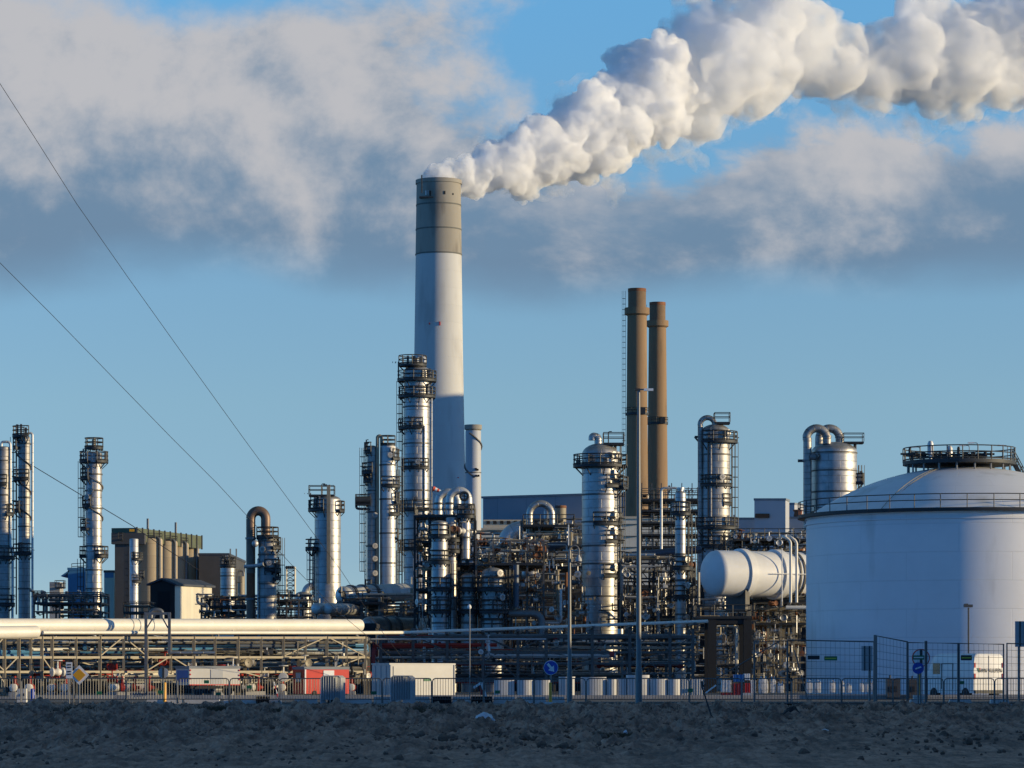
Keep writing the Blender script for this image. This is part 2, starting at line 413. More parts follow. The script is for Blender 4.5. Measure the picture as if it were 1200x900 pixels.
ground_mat('plant_ground', (0.13, 0.12, 0.105), (0.07, 0.065, 0.06), 0.6, 0.2)
ground_mat('sand', (0.46, 0.30, 0.21), (0.25, 0.17, 0.12), 2.6, 0.6)
def streaks(m, dark, lo, hi, sc):
    """long muddy and weedy patches; their dark colour also stands in for relief shading"""
    nt = m.node_tree; N = nt.nodes; L = nt.links; bs = N['Principled BSDF']; src = bs.inputs['Base Color'].links[0].from_socket
    tc = N.new('ShaderNodeTexCoord'); mp = N.new('ShaderNodeMapping'); mp.inputs['Scale'].default_value = (1.0, 0.07, 1.0); mp.inputs['Rotation'].default_value = (0, 0, 0.012); nz = N.new('ShaderNodeTexNoise'); nz.inputs['Scale'].default_value = sc; nz.inputs['Detail'].default_value = 6; nz.inputs['Roughness'].default_value = 0.7
    L.new(tc.outputs['Object'], mp.inputs[0]); L.new(mp.outputs[0], nz.inputs['Vector']); r = N.new('ShaderNodeMapRange'); r.inputs['From Min'].default_value = lo; r.inputs['From Max'].default_value = hi; r.inputs['To Max'].default_value = 0.75; L.new(nz.outputs['Fac'], r.inputs['Value'])
    sx = N.new('ShaderNodeSeparateXYZ'); L.new(tc.outputs['Object'], sx.inputs[0]); g = N.new('ShaderNodeMapRange'); g.inputs['From Min'].default_value = -20; g.inputs['From Max'].default_value = 12; g.inputs['To Min'].default_value = 0.45; L.new(sx.outputs[1], g.inputs['Value'])
    mu = N.new('ShaderNodeMath'); mu.operation = 'MULTIPLY'; L.new(r.outputs[0], mu.inputs[0]); L.new(g.outputs[0], mu.inputs[1])
    x = N.new('ShaderNodeMix'); x.data_type = 'RGBA'; L.new(mu.outputs[0], x.inputs[0]); L.new(src, x.inputs[6]); x.inputs[7].default_value = (*dark, 1); L.new(x.outputs[2], bs.inputs['Base Color'])


streaks(M['sand'], (0.075, 0.055, 0.042), 0.46, 0.60, 1.5)  # dark mud and weed tone that also paints in weak relief shading
streaks(M['sand'], (0.10, 0.075, 0.058), 0.50, 0.62, 6.0)
ground_mat('asphalt', (0.055, 0.055, 0.058), (0.04, 0.04, 0.042), 1.2, 0.2)
mat('clod', (0.17, 0.12, 0.085), 0.95, 0.0, 0.45, 6.0, 0.5, 14.0)
m = MB(); ys = [-400, -100, 10, 30, 58, 75, 92, 104, 112, 125, 150, 190, 230, 400, 800, 1600, 4000, 12000]; xs = [-5000, -1000, -300, -100, -40, 0, 40, 100, 300, 1000, 5000]
for y in ys:
    for x in xs: m.v.append(Vector((x, y, bank_z(y) - (0.12 if y < 112 else 0.0))))
for i in range(len(ys) - 1):
    for j in range(len(xs) - 1):
        a = i * len(xs) + j; m._f([a, a + 1, a + 1 + len(xs), a + len(xs)])
tag(m.build('ground', M['plant_ground'], loc=(0, 0, 0)), kind='structure')
# the rough sand bank in front
rnd = random.Random(4); m = MB(); nx, ny = 760, 560
for i in range(ny + 1):
    y = 48 + (113.0 - 48) * i / ny
    for j in range(nx + 1):
        x = (-1 + 2 * j / nx) * (3 + y * 0.165)
        rough = max(0.0, min(1.0, (y - 60) / 30)) * 0.8 + 0.2
        if px_ := (x * F / y + 600): rough *= 1.0 - 0.55 * max(0, min(1, (px_ - 700) / 300)) * max(0, min(1, (100 - y) / 20))
        h = noise.fractal(Vector((x * 0.16, y * 0.10, 1.3)), 1.0, 2.0, 3) * 0.07
        q = noise.fractal(Vector((x * 1.6, y * 0.75, 5.0)), 0.8, 2.1, 4)
        h += rough * (max(0, q) ** 1.0) * 0.34 + rough * noise.noise(Vector((x * 3.4, y * 2.0, 9))) * 0.075 + rough * noise.noise(Vector((x * 7.5, y * 3.0, 2))) * 0.055 + noise.noise(Vector((x * 15.0, y * 5.0, 7))) * (0.012 + 0.035 * rough) + noise.noise(Vector((x * 9, y * 4, 4))) * 0.015
        if y > 104: h *= max(0.15, (113 - y) / 9)
        m.v.append(Vector((x, y, bank_z(y) + h)))
for i in range(ny):
    for j in range(nx):
        a = i * (nx + 1) + j; m._f([a, a + 1, a + 2 + nx, a + 1 + nx])
tag(m.build('sand', M['sand'], loc=(0, 80, 0), smooth=60), kind='structure')
m = MB()
for k in range(22000):                     # broken clods lying on the bank
    y = 62 + 48 * rnd.random() ** 0.5; x = rnd.uniform(-1, 1) * y * 0.165
    if noise.noise(Vector((x * 0.35, y * 0.2, 3))) < -0.05 and rnd.random() < 0.8: continue
    if x * F / y > 150 and y < 96 and rnd.random() < 0.75: continue
    r = rnd.uniform(0.012, 0.045) * (1 + (rnd.random() < 0.04) * 1.2); b = len(m.v); c = Vector((x, y, bank_z(y) + r * 0.35)); n_ = 6
    for a in range(3):
        f_, z_ = ((0.85, -0.5), (1.0, 0.25), (0.45, 0.75))[a]
        for q in range(n_):
            g = 2 * PI * q / n_; rr = r * f_ * rnd.uniform(.7, 1.25); m.v.append(c + Vector((rr * math.cos(g) * 1.3, rr * math.sin(g), r * z_ * rnd.uniform(.9, 1.7))))
    for a in range(2):
        for q in range(n_): m._f([b + a * n_ + q, b + a * n_ + (q + 1) % n_, b + (a + 1) * n_ + (q + 1) % n_, b + (a + 1) * n_ + q])
    m._f([b + 12 + q for q in range(n_)])
tag(m.build('earth_clods', M['clod'], smooth=30), 'dark broken earth clods strewn over the sand bank', 'earth clods', kind='stuff')
m = MB(); m.quad([(-300, 152, 0.105), (300, 152, 0.105), (300, 186, 0.085), (-300, 186, 0.085)]); tag(m.build('road', M['asphalt']), kind='structure')
m = MB()
for k in range(-14, 15): m.quad([(k * 6.0, 168.9, 0.101), (k * 6.0 + 3, 168.9, 0.101), (k * 6.0 + 3, 169.05, 0.101), (k * 6.0, 169.05, 0.101)])
tag(m.build('road_marking', M['sign_white']), kind='structure')
m = MB(); m.box((0, 187.2, 0.10), (600, 0.3, 0.22)); tag(m.build('kerb', M['concrete']), kind='structure')
# unseen sand ridge added beside the road to shade the bank and road
m = MB(); n_, k_ = 40, 16
for i in range(n_ + 1):
    y = -40 + 208.0 * i / n_; e = min(1, (i + 0.3) / 5, (n_ - i) / 3.5)
    x0 = max(14, 0.15 * y + 6.5)
    for j in range(k_ + 1):
        t = j / k_; x = x0 + 62 * t; h = (math.sin(PI * min(1, t / 0.55) / 2) if t < 0.55 else 1 - 0.9 * (t - 0.55) / 0.45)
        z = bank_z(y) - 0.4 + 10.5 * max(0, e) * h + noise.fractal(Vector((x * .12, y * .12, 2)), 1, 2, 3) * 0.7 * h
        m.v.append(Vector((x, y, z)))
for i in range(n_):
    for j in range(k_):
        a = i * (k_ + 1) + j; m._f([a, a + 1, a + 2 + k_, a + 1 + k_])
tag(m.build('shade_dune', M['sand'], smooth=60), kind='structure')  # added only for the shadow it throws
# ------------------------------------------------------------------ helpers for plant equipment
def ring_pts(cx, cy, z, r, a0, a1, step=10):
    n = max(2, int(abs(a1 - a0) / step)); return [Vector((cx + r * math.cos(R_(a0 + (a1 - a0) * i / n)), cy + r * math.sin(R_(a0 + (a1 - a0) * i / n)), z)) for i in range(n + 1)]


def ring_rail(cx, cy, z, r, a0, a1, h=1.1, rad=0.035, post=1.3):
    m = MB(); n = max(2, int(abs(R_(a1 - a0)) * r / post))
    for hh in (h, h * 0.55): m.tube(ring_pts(cx, cy, z + hh, r, a0, a1, 12), rad, 4, False)
    for i in range(n + 1):
        g = R_(a0 + (a1 - a0) * i / n); x, y = cx + r * math.cos(g), cy + r * math.sin(g); m.tube([(x, y, z - 0.1), (x, y, z + h)], rad, 4, False)
    return m


def line_rail(pts, h=1.1, rad=0.035, post=1.5):
    m = MB(); pts = [Vector(p) for p in pts]
    for a, b in zip(pts, pts[1:]):
        for hh in (h, h * 0.55): m.tube([a + Vector((0, 0, hh)), b + Vector((0, 0, hh))], rad, 4, False)
        n = max(1, int((b - a).length / post))
        for i in range(n + 1):
            p = a + (b - a) * (i / n); m.tube([p, p + Vector((0, 0, h))], rad, 4, False)
    return m


def platform(root, c, z, r0, r1, a0, a1, h=1.1, dm='dark_steel', rm='rail_steel', rad=0.065, t=0.28, brackets=True):
    m = MB(); m.annulus(c[0], c[1], z, r0, r1, a0, a1, t)
    if brackets:
        n = max(2, int(abs(a1 - a0) / 40))
        for i in range(n + 1):
            g = R_(a0 + (a1 - a0) * i / n); u = Vector((math.cos(g), math.sin(g), 0)); b = Vector((c[0], c[1], z - t))
            m.beam(b + u * r1 * 0.97, b + u * r0 - Vector((0, 0, (r1 - r0) * 0.9)), 0.09)
    p = m.build('platform', M[dm], root); rl = ring_rail(c[0], c[1], z, r1 - 0.05, a0, a1, h, rad); k = MB(); rn = random.Random(int(abs(z * 977 + c[0] * 131 + a0)))
    rl.tube(ring_pts(c[0], c[1], z + .1, r1 - .04, a0, a1, 12), rad * 1.3, 4, False)
    if r1 - r0 > .35 and brackets:
        for _ in range(int(2 + (r1 * abs(R_(a1 - a0))) * .55)):          # valves, junction boxes and pipe ends standing on the deck
            g = R_(rn.uniform(a0, a1)); q = rn.uniform(r0 + .15, r1 - .2); x, y = c[0] + q * math.cos(g), c[1] + q * math.sin(g); hh = rn.uniform(.3, 1.5)
            if rn.random() < .5: k.box((x, y, z + hh / 2), (rn.uniform(.15, .4), rn.uniform(.15, .4), hh))
            else: k.tube([(x, y, z), (x, y, z + hh), (x + rn.uniform(-.6, .6), y, z + hh)], rn.uniform(.05, .12), 5)
        k.build('deck_equipment', M[rn.choice(('steel', 'rail_steel', 'galvanised', 'cladding_worn'))], p)
    if abs(a1 - a0) < 359:
        for a in (a0, a1):
            u = Vector((math.cos(R_(a)), math.sin(R_(a)), 0)); b = Vector((c[0], c[1], z))
            for hh in (h, h * .55): rl.tube([b + u * (r0 + .05) + Vector((0, 0, hh)), b + u * (r1 - .05) + Vector((0, 0, hh))], rad, 4, False)
    rl.build('railing', M[rm], p); return p


def ladder(root, c, ang, R, z0, z1, cage=True, rad=0.05, rm='rail_steel'):
    m = MB(); u = Vector((math.cos(R_(ang)), math.sin(R_(ang)), 0)); w = Vector((-u.y, u.x, 0)) * 0.28; b = Vector((c[0], c[1], 0)) + u * (R + 0.25)
    for s in (-1, 1): m.tube([b + w * s + Vector((0, 0, z0)), b + w * s + Vector((0, 0, z1))], rad, 4, False)
    n = int((z1 - z0) / 0.6)
    for i in range(n): m.tube([b - w + Vector((0, 0, z0 + i * .6)), b + w + Vector((0, 0, z0 + i * .6))], rad * .7, 4, False)
    if cage:
        for i in range(int((z1 - z0 - 2) / 1.2)):
            z = z0 + 2.2 + i * 1.2; m.tube([b + Vector((0, 0, z)) + (u * (0.75 * math.sin(PI * k / 6)) - w * (1.3 * math.cos(PI * k / 6))) for k in range(7)], rad * .8, 4, False)
        for k in (1, 3, 5):
            o = u * (0.75 * math.sin(PI * k / 6)) - w * (1.3 * math.cos(PI * k / 6)); m.tube([b + o + Vector((0, 0, z0 + 2.2)), b + o + Vector((0, 0, z1))], rad * .7, 4, False)
    return m.build('ladder', M[rm], root)


def pipe(root, pts, r, mt='pipe_metal', name='pipe', bendr=None, n=10, radii=None):
    return MB().tube(bend(pts, bendr or r * 2.5) if bendr != 0 else pts, r, n, True, radii).build(name, M[mt], root)


def dome(R, z, h, k=7):
    return [(R * math.cos(PI / 2 * i / k), z + h * math.sin(PI / 2 * i / k)) for i in range(k + 1)]


# ------------------------------------------------------------------ the white storage tank on the right
TD = 300.0; TX = X(1130, TD); TR = 13.85; tz = Z(606.5, TD)
tank = thing('storage_tank', (TX, TD, 0), 'huge white domed storage tank at the right edge of the picture', 'storage tank')
MB().lathe((TX, TD, 0), [(TR, 0), (TR, tz)], 128).build('shell', M['tank_paint'], tank, loc=None)
Rd = (TR ** 2 + 4.4 ** 2) / (2 * 4.4); dm_ = MB()
prof = [(TR + 0.12, tz - 0.25), (TR + 0.12, tz)]
for i in range(15):
    r = TR * (1 - i / 14.0); prof.append((max(r, 0.01), tz + 0.02 + math.sqrt(Rd ** 2 - r ** 2) - (Rd - 4.4)))
roof = dm_.lathe((TX, TD, 0), prof, 128).build('dome_roof', M['tank_paint'], tank, smooth=50)
wk = MB().annulus(TX, TD, tz + 0.18, TR - 0.1, TR + 0.75, 0, 360, 0.28, 96).build('walkway', M['dark_steel'], tank)
ring_rail(TX, TD, tz + 0.18, TR + 0.7, 0, 360, 1.15, 0.04, 2.2).build('railing', M['rail_steel'], wk)
ring_band = MB().lathe((TX, TD, tz - 0.75), [(TR + 0.01, 0), (TR + 0.12, 0.02), (TR + 0.12, 0.16), (TR + 0.01, 0.18)], 128, caps=False).build('top_girder', M['tank_paint'], tank)
pz = Z(541, TD); pc = (X(1124, TD), TD)
tp = platform(tank, pc, pz, 0.2, 4.95, 0, 360, 1.15, 'dark_steel', 'rail_steel', 0.05, 0.32, False)
m = MB()
for k in range(18):
    g = 2 * PI * k / 18; m.tube([(pc[0] + 4.5 * math.cos(g), pc[1] + 4.5 * math.sin(g), pz - 1.6), (pc[0] + 4.5 * math.cos(g), pc[1] + 4.5 * math.sin(g), pz)], 0.09, 5)
m.build('platform_post', M['galvanised'], tp)
for px, py, r, tall in ((1086.5, 519, 0.27, 2), (1114, 522, 0.27, 2), (1103, 528, 0.16, 1), (1062, 527, 0.12, 1), (1140, 530, 0.14, 1), (1095, 531, .2, 1), (1069, 530, .15, 1), (1079, 532, .22, 1), (1108, 531, .25, 1), (1120, 525, .14, 1), (1129, 531, .2, 1), (1150, 532, .18, 1)):
    c = (X(px, TD), TD - rnd.uniform(-1, 3), pz); h = Z(py, TD) - pz
    v = MB().lathe(c, [(r * .5, 0), (r * .5, h * .25), (r, h * .3), (r, h * .85), (r * .6, h)], 12).build('relief_valve', M['cladding_matt' if tall == 2 else 'dark_steel'], tank)
    MB().tube([(c[0] - .8, c[1], pz + .5), (c[0] + .8, c[1], pz + .5)], .1, 6).lathe((c[0] + .5, c[1], pz + .5), [(.22, -.06), (.22, .06)], 10, (1, 0, 0)).build('flange', M['rail_steel'], v)
for px, py in ((1075, 523), (1133, 521), (1143, 518), (1178, 521)):
    x, z = X(px, TD), Z(py, TD)
    l_ = MB().tube(bend([(x + .35, TD + 1, pz), (x + .35, TD + 1, z), (x - .15, TD + 1, z)], .2), .035, 5).build('lamp_post', M['galvanised'], tank); MB().box((x - .25, TD + 1, z), (.55, .22, .12)).build('lamp_head', M['sign_white'], l_)
st = MB(); a, b = P(1187, 541, TD), P(1207, 566, TD)
for dy in (-.45, .45):
    st.beam(a + Vector((0, dy, 0)), b + Vector((0, dy, -.9)), .08, .22)
    for hh in (.55, 1.05): st.tube([a + Vector((0, dy, hh)), b + Vector((0, dy, hh - .9))], .04, 4)
for i in range(9):
    q = a + (b - a + Vector((0, 0, -.9))) * (i / 8); st.box(q, (.28, .9, .05))
    if i % 2 == 0:
        for dy in (-.45, .45): st.tube([q + Vector((0, dy, 0)), q + Vector((0, dy, 1.05))], .03, 4)
st.build('stairs', M['dark_steel'], tank)
dr = MB()
for i, (px, py) in enumerate(((1002, 590), (1012, 574), (1029, 571), (1038, 560), (1056, 556))):
    pass
for a in (-128,):
    u = Vector((math.cos(R_(a)), math.sin(R_(a)), 0)); pts = [Vector((TX, TD, z + .12)) + u * r for r, z in prof[2:12]]; dr.tube(pts, .03, 5)
    pts2 = [p + Vector((.5, .2, .1)) for p in pts]; dr.tube(pts2, .03, 4)
dr.build('conduit', M['cream_steel'], roof)
# unseen second tank added beyond the right edge to shade the lower plant
bt = thing('storage_tank', (101, 391, 0), 'plain white storage tank added out of view on the right to cast shade', 'storage tank')
MB().lathe((101, 391, 0), [(15, 0), (15, 16)], 64).build('shell', M['tank_paint'], bt); MB().lathe((101, 391, 0), [(15.1, 16.02)] + [(15 * (1 - i / 8), 16.02 + 4 * (1 - (1 - i / 8) ** 2)) for i in range(9)], 64).build('dome_roof', M['tank_paint'], bt)
# ------------------------------------------------------------------ columns and vessels of the refinery
def column(name, label, px, rpx, ytop, D, mt='cladding', head=0.55, plats=(), ladders=(), bands=(), z0=0.0, group=None, cat='column', n=28, neck=None, manways=(), risers=(), skirt=True):
    """plats: (y, outer radius in px, a0, a1); ladders: (angle, y0, y1); bands: y; manways: (angle, y); risers: (angle, gap px, y0, y1, radius px, material)"""
    s = D / F; cx = X(px, D); R = rpx * s; zt = Z(ytop, D); h = R * head
    t = thing(name, (cx, D, z0), label, cat, group); c = (cx, D)
    pr = [(R, z0), (R, zt - h)] + (dome(R, zt - h, h)[1:] if head > 0 else [(R, zt)])
    MB().lathe((cx, D, 0), pr, n).build('shell', M[mt], t)
    for y in bands:
        z = Z(y, D); MB().lathe((cx, D, z), [(R * .99, -.10), (R + .07, -.09), (R + .07, .09), (R * .99, .10)], n, caps=False).build('stiffening_ring', M['steel'], t)
    for y, ro, a0, a1 in plats: platform(t, c, Z(y, D), R * .98, ro * s, a0, a1)
    for a, y0, y1 in ladders: ladder(t, c, a, R, max(z0, Z(y0, D)), Z(y1, D))
    for a, y in manways:
        u = Vector((math.cos(R_(a)), math.sin(R_(a)), 0)); b = Vector((cx, D, Z(y, D))) + u * R * .95
        mw = MB().lathe(b, [(.26, 0), (.26, .35), (.36, .36), (.36, .48), (0.05, .5)], 12, u).build('manway', M['cladding_worn'], t)
    for a, gap, y0, y1, rp, m_ in risers:
        u = Vector((math.cos(R_(a)), math.sin(R_(a)), 0)); b = Vector((cx, D, 0)) + u * (R + gap * s); z1 = Z(y1, D); zz = max(z0, Z(y0, D))
        rr = MB().tube(bend([b + Vector((0, 0, zz)), b + Vector((0, 0, z1)), Vector((cx, D, z1)) + u * R * .9], rp * s * 2.5), rp * s, 8)
        rr.build('riser_pipe', M[m_], t)
        cl = MB()
        for k in range(int((z1 - zz) / 4)):
            cl.beam(b + Vector((0, 0, zz + 2 + 4 * k)), Vector((cx, D, zz + 2 + 4 * k)) + u * R, .1)
        if cl.v: cl.build('pipe_bracket', M['rail_steel'], t)
    if neck: MB().lathe((cx, D, zt - .15), [(neck[0] * s, 0), (neck[0] * s, neck[1] * s), (neck[0] * s * 1.4, neck[1] * s + .02), (neck[0] * s * 1.4, neck[1] * s + .2)], 12).build('nozzle', M['pipe_metal'], t)
    return t


def spiral(t, px, rpx, D, y0, y1, turns, rad=0.09, phase=0.0, mt='steel'):
    s = D / F; c = Vector((X(px, D), D, 0)); R = rpx * s + rad; n = int(turns * 16)
    MB().tube([c + Vector((R * math.cos(phase + 2 * PI * turns * i / n), R * math.sin(phase + 2 * PI * turns * i / n), Z(y0 + (y1 - y0) * i / n, D))) for i in range(n + 1)], rad, 5).build('spiral_strake', M[mt], t)


def box_rail_deck(root, a, b, z, name='platform', dm='dark_steel', rm='rail_steel', t=.25):
    """rectangular deck between two ground corners with a railing all round"""
    p = MB().box2((a[0], a[1], z - t), (b[0], b[1], z)).build(name, M[dm], root)
    line_rail([(a[0], a[1], z), (b[0], a[1], z), (b[0], b[1], z), (a[0], b[1], z), (a[0], a[1], z)], 1.1, .045).build('railing', M[rm], p); return p


# far left
D = 420.0; s = D / F
t = column('distillation_column', 'slim silver column cut by the left edge of the picture', 3.5, 8.0, 523, D, 'cladding_worn', .2, plats=[(567, 12, 150, 300), (602, 13, -60, 120), (653, 14, -100, 100), (708, 14, -100, 100)], bands=(540, 580, 640, 690), ladders=[(-150, 720, 530)])
pipe(t, [(X(2, D), D - .3, Z(524, D)), (X(2, D), D - .3, Z(518, D)), (X(12.5, D), D - .3, Z(518, D)), (X(12.5, D), D - .3, Z(640, D)), (X(15, D), D - .3, Z(648, D)), (X(15, D), D - .3, Z(725, D))], 1.5 * s, 'cladding_matt', bendr=4 * s)
t = column('distillation_column', 'slim silver column with black spiral bands and a pale pipe on its right, second from the left edge', 28.5, 7.0, 511, D + 6, 'cladding_worn', .25, plats=[(510, 14, 100, 300), (524, 13.5, 120, 230), (561, 13.5, 120, 300), (598, 13.5, 130, 250), (648, 13, 130, 330)], bands=(520, 583, 617, 650, 690), ladders=[(180, 720, 512)])
spiral(t, 28.5, 7.0, D + 6, 520, 615, 3.2, 0.09, 0.5)
pipe(t, [(X(32, D + 5), D + 5, Z(511, D)), (X(32, D + 5), D + 5, Z(504, D)), (X(38, D + 5), D + 5, Z(504, D)), (X(38, D + 5), D + 5, 0)], 1.4 * s, 'cladding_matt', bendr=3 * s)
t = column('distillation_column', 'lone silver column with spiral bands and a bulb on top, left of the silos', 110, 9.6, 529, D, 'cladding', .3, plats=[(524, 11, 0, 360), (540, 17, -70, 250), (560, 16, 130, 250), (592, 13.5, 100, 260), (619, 16, 130, 240), (651, 17, -80, 200)], bands=(543, 556, 575, 596, 640, 668, 690), ladders=[(170, 650, 540), (190, 720, 655)], manways=[(-100, 575), (-120, 583)])
spiral(t, 110, 9.6, D, 540, 620, 2.2, 0.10, 1.0, 'cladding_worn')
MB().lathe((X(110, D), D, Z(528, D)), [(2.4 * s, 0), (2.4 * s, 8 * s), (2.3 * s, 12 * s), (1.2 * s, 14.5 * s), (0, 15.2 * s)], 14).build('vent_bulb', M['cream_steel'], t)
m = MB()
for a in (-1, 1): m.beam(P(102, 722, D) + Vector((0, 0, 0)), P(108, 705, D), .12)
m.beam(P(119, 722, D), P(113, 705, D), .12); m.build('skirt_brace', M['cream_steel'], t)
# column with the rust-brown loop pipe
D = 400.0; s = D / F
t = column('distillation_column', 'silver column whose rusty looped overhead pipe bends down its left side', 313.5, 10.8, 628, D, 'cladding_worn', .15, plats=[(629, 13, 0, 360), (641, 16, -60, 60), (667, 15, -100, 70), (677, 16, -50, 60)], bands=(634, 650, 684, 700), ladders=[(20, 720, 630)], manways=[(-110, 644), (-80, 660)], risers=[(-150, 1.5, 800, 655, 1.0, 'pipe_metal')])
c0 = Vector((X(311.5, D), D - .2, Z(628, D))); c1 = Vector((X(294, D), D - .2, Z(628, D))); mid = (c0 + c1) / 2; rr = (c0 - c1).length / 2
lp = MB().tube([c0 - Vector((0, 0, 1))] + [mid + Vector((rr * math.cos(PI * i / 14), 0, 2.0 + rr * 1.05 * math.sin(PI * i / 14))) for i in range(15)], 5.6 * s, 14)
lp.build('overhead_pipe', M['brown_pipe'], t); MB().tube([c1 + Vector((0, 0, 2.0)), Vector((c1.x, c1.y, Z(672, D)))], 5.4 * s, 14).build('overhead_pipe', M['brown_pipe'], t)
rp = MB().tube([Vector((c1.x, c1.y, Z(672, D))), Vector((c1.x, c1.y, Z(702, D)))], 5.2 * s, 14).build('overhead_pipe', M['rust'], t); rp['label'] = 'rust-red stretch of the looped pipe'
MB().tube([Vector((c1.x, c1.y, Z(702, D))), Vector((c1.x, c1.y, Z(735, D)))], 5.2 * s, 14).build('overhead_pipe', M['brown_pipe'], t)
fl = MB()
for y in (631, 663, 702): fl.lathe((c1.x, c1.y, Z(y, D)), [(6.4 * s, -.12), (6.4 * s, .12)], 14)
fl.build('flange', M['galvanised'], t); m = MB()
m.tube([P(286, 664, D - 1), P(300, 663, D - 1), P(309, 661, D - 1.5)], .22, 8); m.sphere(tuple(P(299, 637, D - 1)), .42); m.build('valve_branch', M['cladding_matt'], t)
# dome topped drum with elbow
D = 430.0; s = D / F
t = column('knockout_drum', 'squat silver drum with a fat curved pipe leaving its dome, left of the finned column', 355.5, 10, 693, D, 'cladding', .5, bands=(712,), cat='vessel', plats=[])
pipe(t, arc(P(366, 695, D), 8 * s, 180, 75, (1, 0, 0), (0, 0, 1)) + [P(371, 682, D)], 4.6 * s, 'cladding_matt', 'overhead_pipe', 0, 12)
# column with the bright fin
D = 420.0; s = D / F
t = column('distillation_column', 'broad silver column with a tall flat fin pipe down its front, left of the twin slim columns', 384, 15.3, 580, D, 'cladding', .42, plats=[(597, 23, 130, 260), (598, 20, -40, 40)], ladders=[(170, 700, 640)], bands=())
fn = MB().box((X(386, D), D - 15.3 * s - .25, (Z(570, D) + Z(684, D)) / 2), (.42, .42, (684 - 570) * s)).build('duct', M['cream_steel'], t)
tp_ = MB().tube([P(386, 572, D - 15.3 * s - .25), P(386, 568, D - 15.3 * s - .25)], .1, 6).build('duct_cap', M['rail_steel'], t)
box_rail_deck(t, (X(362.5, D), D - 1.2), (X(392, D), D + 1), Z(580, D)); ladder(t, (X(384, D), D), 185, 17.5 * s, Z(600, D), Z(578, D))
m = MB(); m.tube(bend([P(377, 580, D), P(377, 567, D), P(381, 567, D)], .3), .06, 5); m.box(tuple(P(381, 568.5, D)), (.5, .2, .2)); m.build('lamp', M['rail_steel'], t)
lt = thing('ladder_tower', (X(366, D), D - 1, 0), 'thin open ladder tower standing close to the left of the finned column', 'ladder tower')
m = MB()
for dx in (-.3, .3):
    for dy in (-.3, .3): m.tube([(X(366, D) + dx, D - 1 + dy, 0), (X(366, D) + dx, D - 1 + dy, Z(636, D))], .05, 4)
for k in range(24): m.box((X(366, D), D - 1, k * .8), (.66, .66, .05))
m.build('lattice', M['galvanised'], lt); platform(lt, (X(366, D), D - 1), Z(643, D), .05, .8, 0, 360)
# twin slim columns
D = 430.0; s = D / F
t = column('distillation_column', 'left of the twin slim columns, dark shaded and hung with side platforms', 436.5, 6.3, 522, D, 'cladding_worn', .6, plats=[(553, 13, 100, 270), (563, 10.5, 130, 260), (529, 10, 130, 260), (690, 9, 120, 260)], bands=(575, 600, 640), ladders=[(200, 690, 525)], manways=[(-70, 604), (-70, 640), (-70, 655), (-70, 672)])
dk = box_rail_deck(t, (X(417, D), D - 1), (X(434, D), D + 1), Z(590, D)); m = MB()
m.tube([P(417, 586, D - .8), P(434, 586, D - .8)], .5, 10); m.build('side_vessel', M['rail_steel'], t); m = MB()
m.tube(bend([P(417.5, 583, D - .5), P(417.5, 596, D - .5), P(434, 597, D - .5)], .3), .16, 6); m.beam(P(426, 589, D), P(433, 597, D), .15); m.build('platform_brace', M['rail_steel'], t)
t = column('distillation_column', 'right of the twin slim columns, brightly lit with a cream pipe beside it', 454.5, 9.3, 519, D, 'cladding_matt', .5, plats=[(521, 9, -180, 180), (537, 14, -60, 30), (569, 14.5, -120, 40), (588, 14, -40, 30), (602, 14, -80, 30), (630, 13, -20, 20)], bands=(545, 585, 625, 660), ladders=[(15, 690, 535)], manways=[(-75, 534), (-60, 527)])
pipe(t, [P(448, 519, D - .6), P(447, 511, D - .6), P(442.3, 511, D - .6), P(442.3, 800, D - .6)], 2.0 * s, 'cream_steel', 'overhead_pipe', 3 * s, 10)
# tall column left of the chimney
D = 440.0; s = D / F
t = column('distillation_column', 'tallest silver column, ringed by many railed platforms, left of the white chimney', 488.5, 15.2, 428, D, 'cladding', .5, n=36, plats=[(445, 23, 0, 360), (464, 22, 0, 360), (501, 22, 120, 290), (548, 18.5, 120, 320), (597, 22, 130, 320), (643, 22, 120, 300)], bands=(455, 477, 520, 575, 620, 665), ladders=[(168, 548, 446), (172, 640, 550), (175, 715, 645)], manways=[(-110, 492), (-85, 542), (-95, 585)], risers=[(-8, 2.4, 800, 462, 1.0, 'cladding_matt'), (-55, 1, 800, 500, .9, 'pipe_metal')])
platform(t, (X(483.5, D), D), Z(427, D), .1, 16.5 * s, 0, 360); ladder(t, (X(486, D), D), 190, 17 * s, Z(446, D), Z(424, D))
MB().tube(bend([P(489, 428, D), P(489, 418, D), P(497, 418, D), P(497, 428, D)], .5), .3, 8).build('vent_pipe', M['cladding_matt'], t)
# windsock beside it
ws = thing('windsock', tuple(P(506.5, 600, 436)), 'red and white windsock flying beside the tallest silver column', 'windsock')
MB().tube([P(506.5, 600, 436), P(506.5, 570, 436)], .06, 6).build('mast', M['galvanised'], ws)
a, b = P(507.5, 572.5, 436), P(519.5, 577, 436); ax = (b - a); k = 5; sk = []
for i in range(k):
    p, q = a + ax * (i / k), a + ax * ((i + 1) / k); r0, r1 = .33 - .045 * i, .33 - .045 * (i + 1)
    sk.append(MB().tube([p, q], r0, 10, False, [r0, r1]).build('sleeve_band', M['windsock_red' if i % 2 == 0 else 'sign_white'], ws))
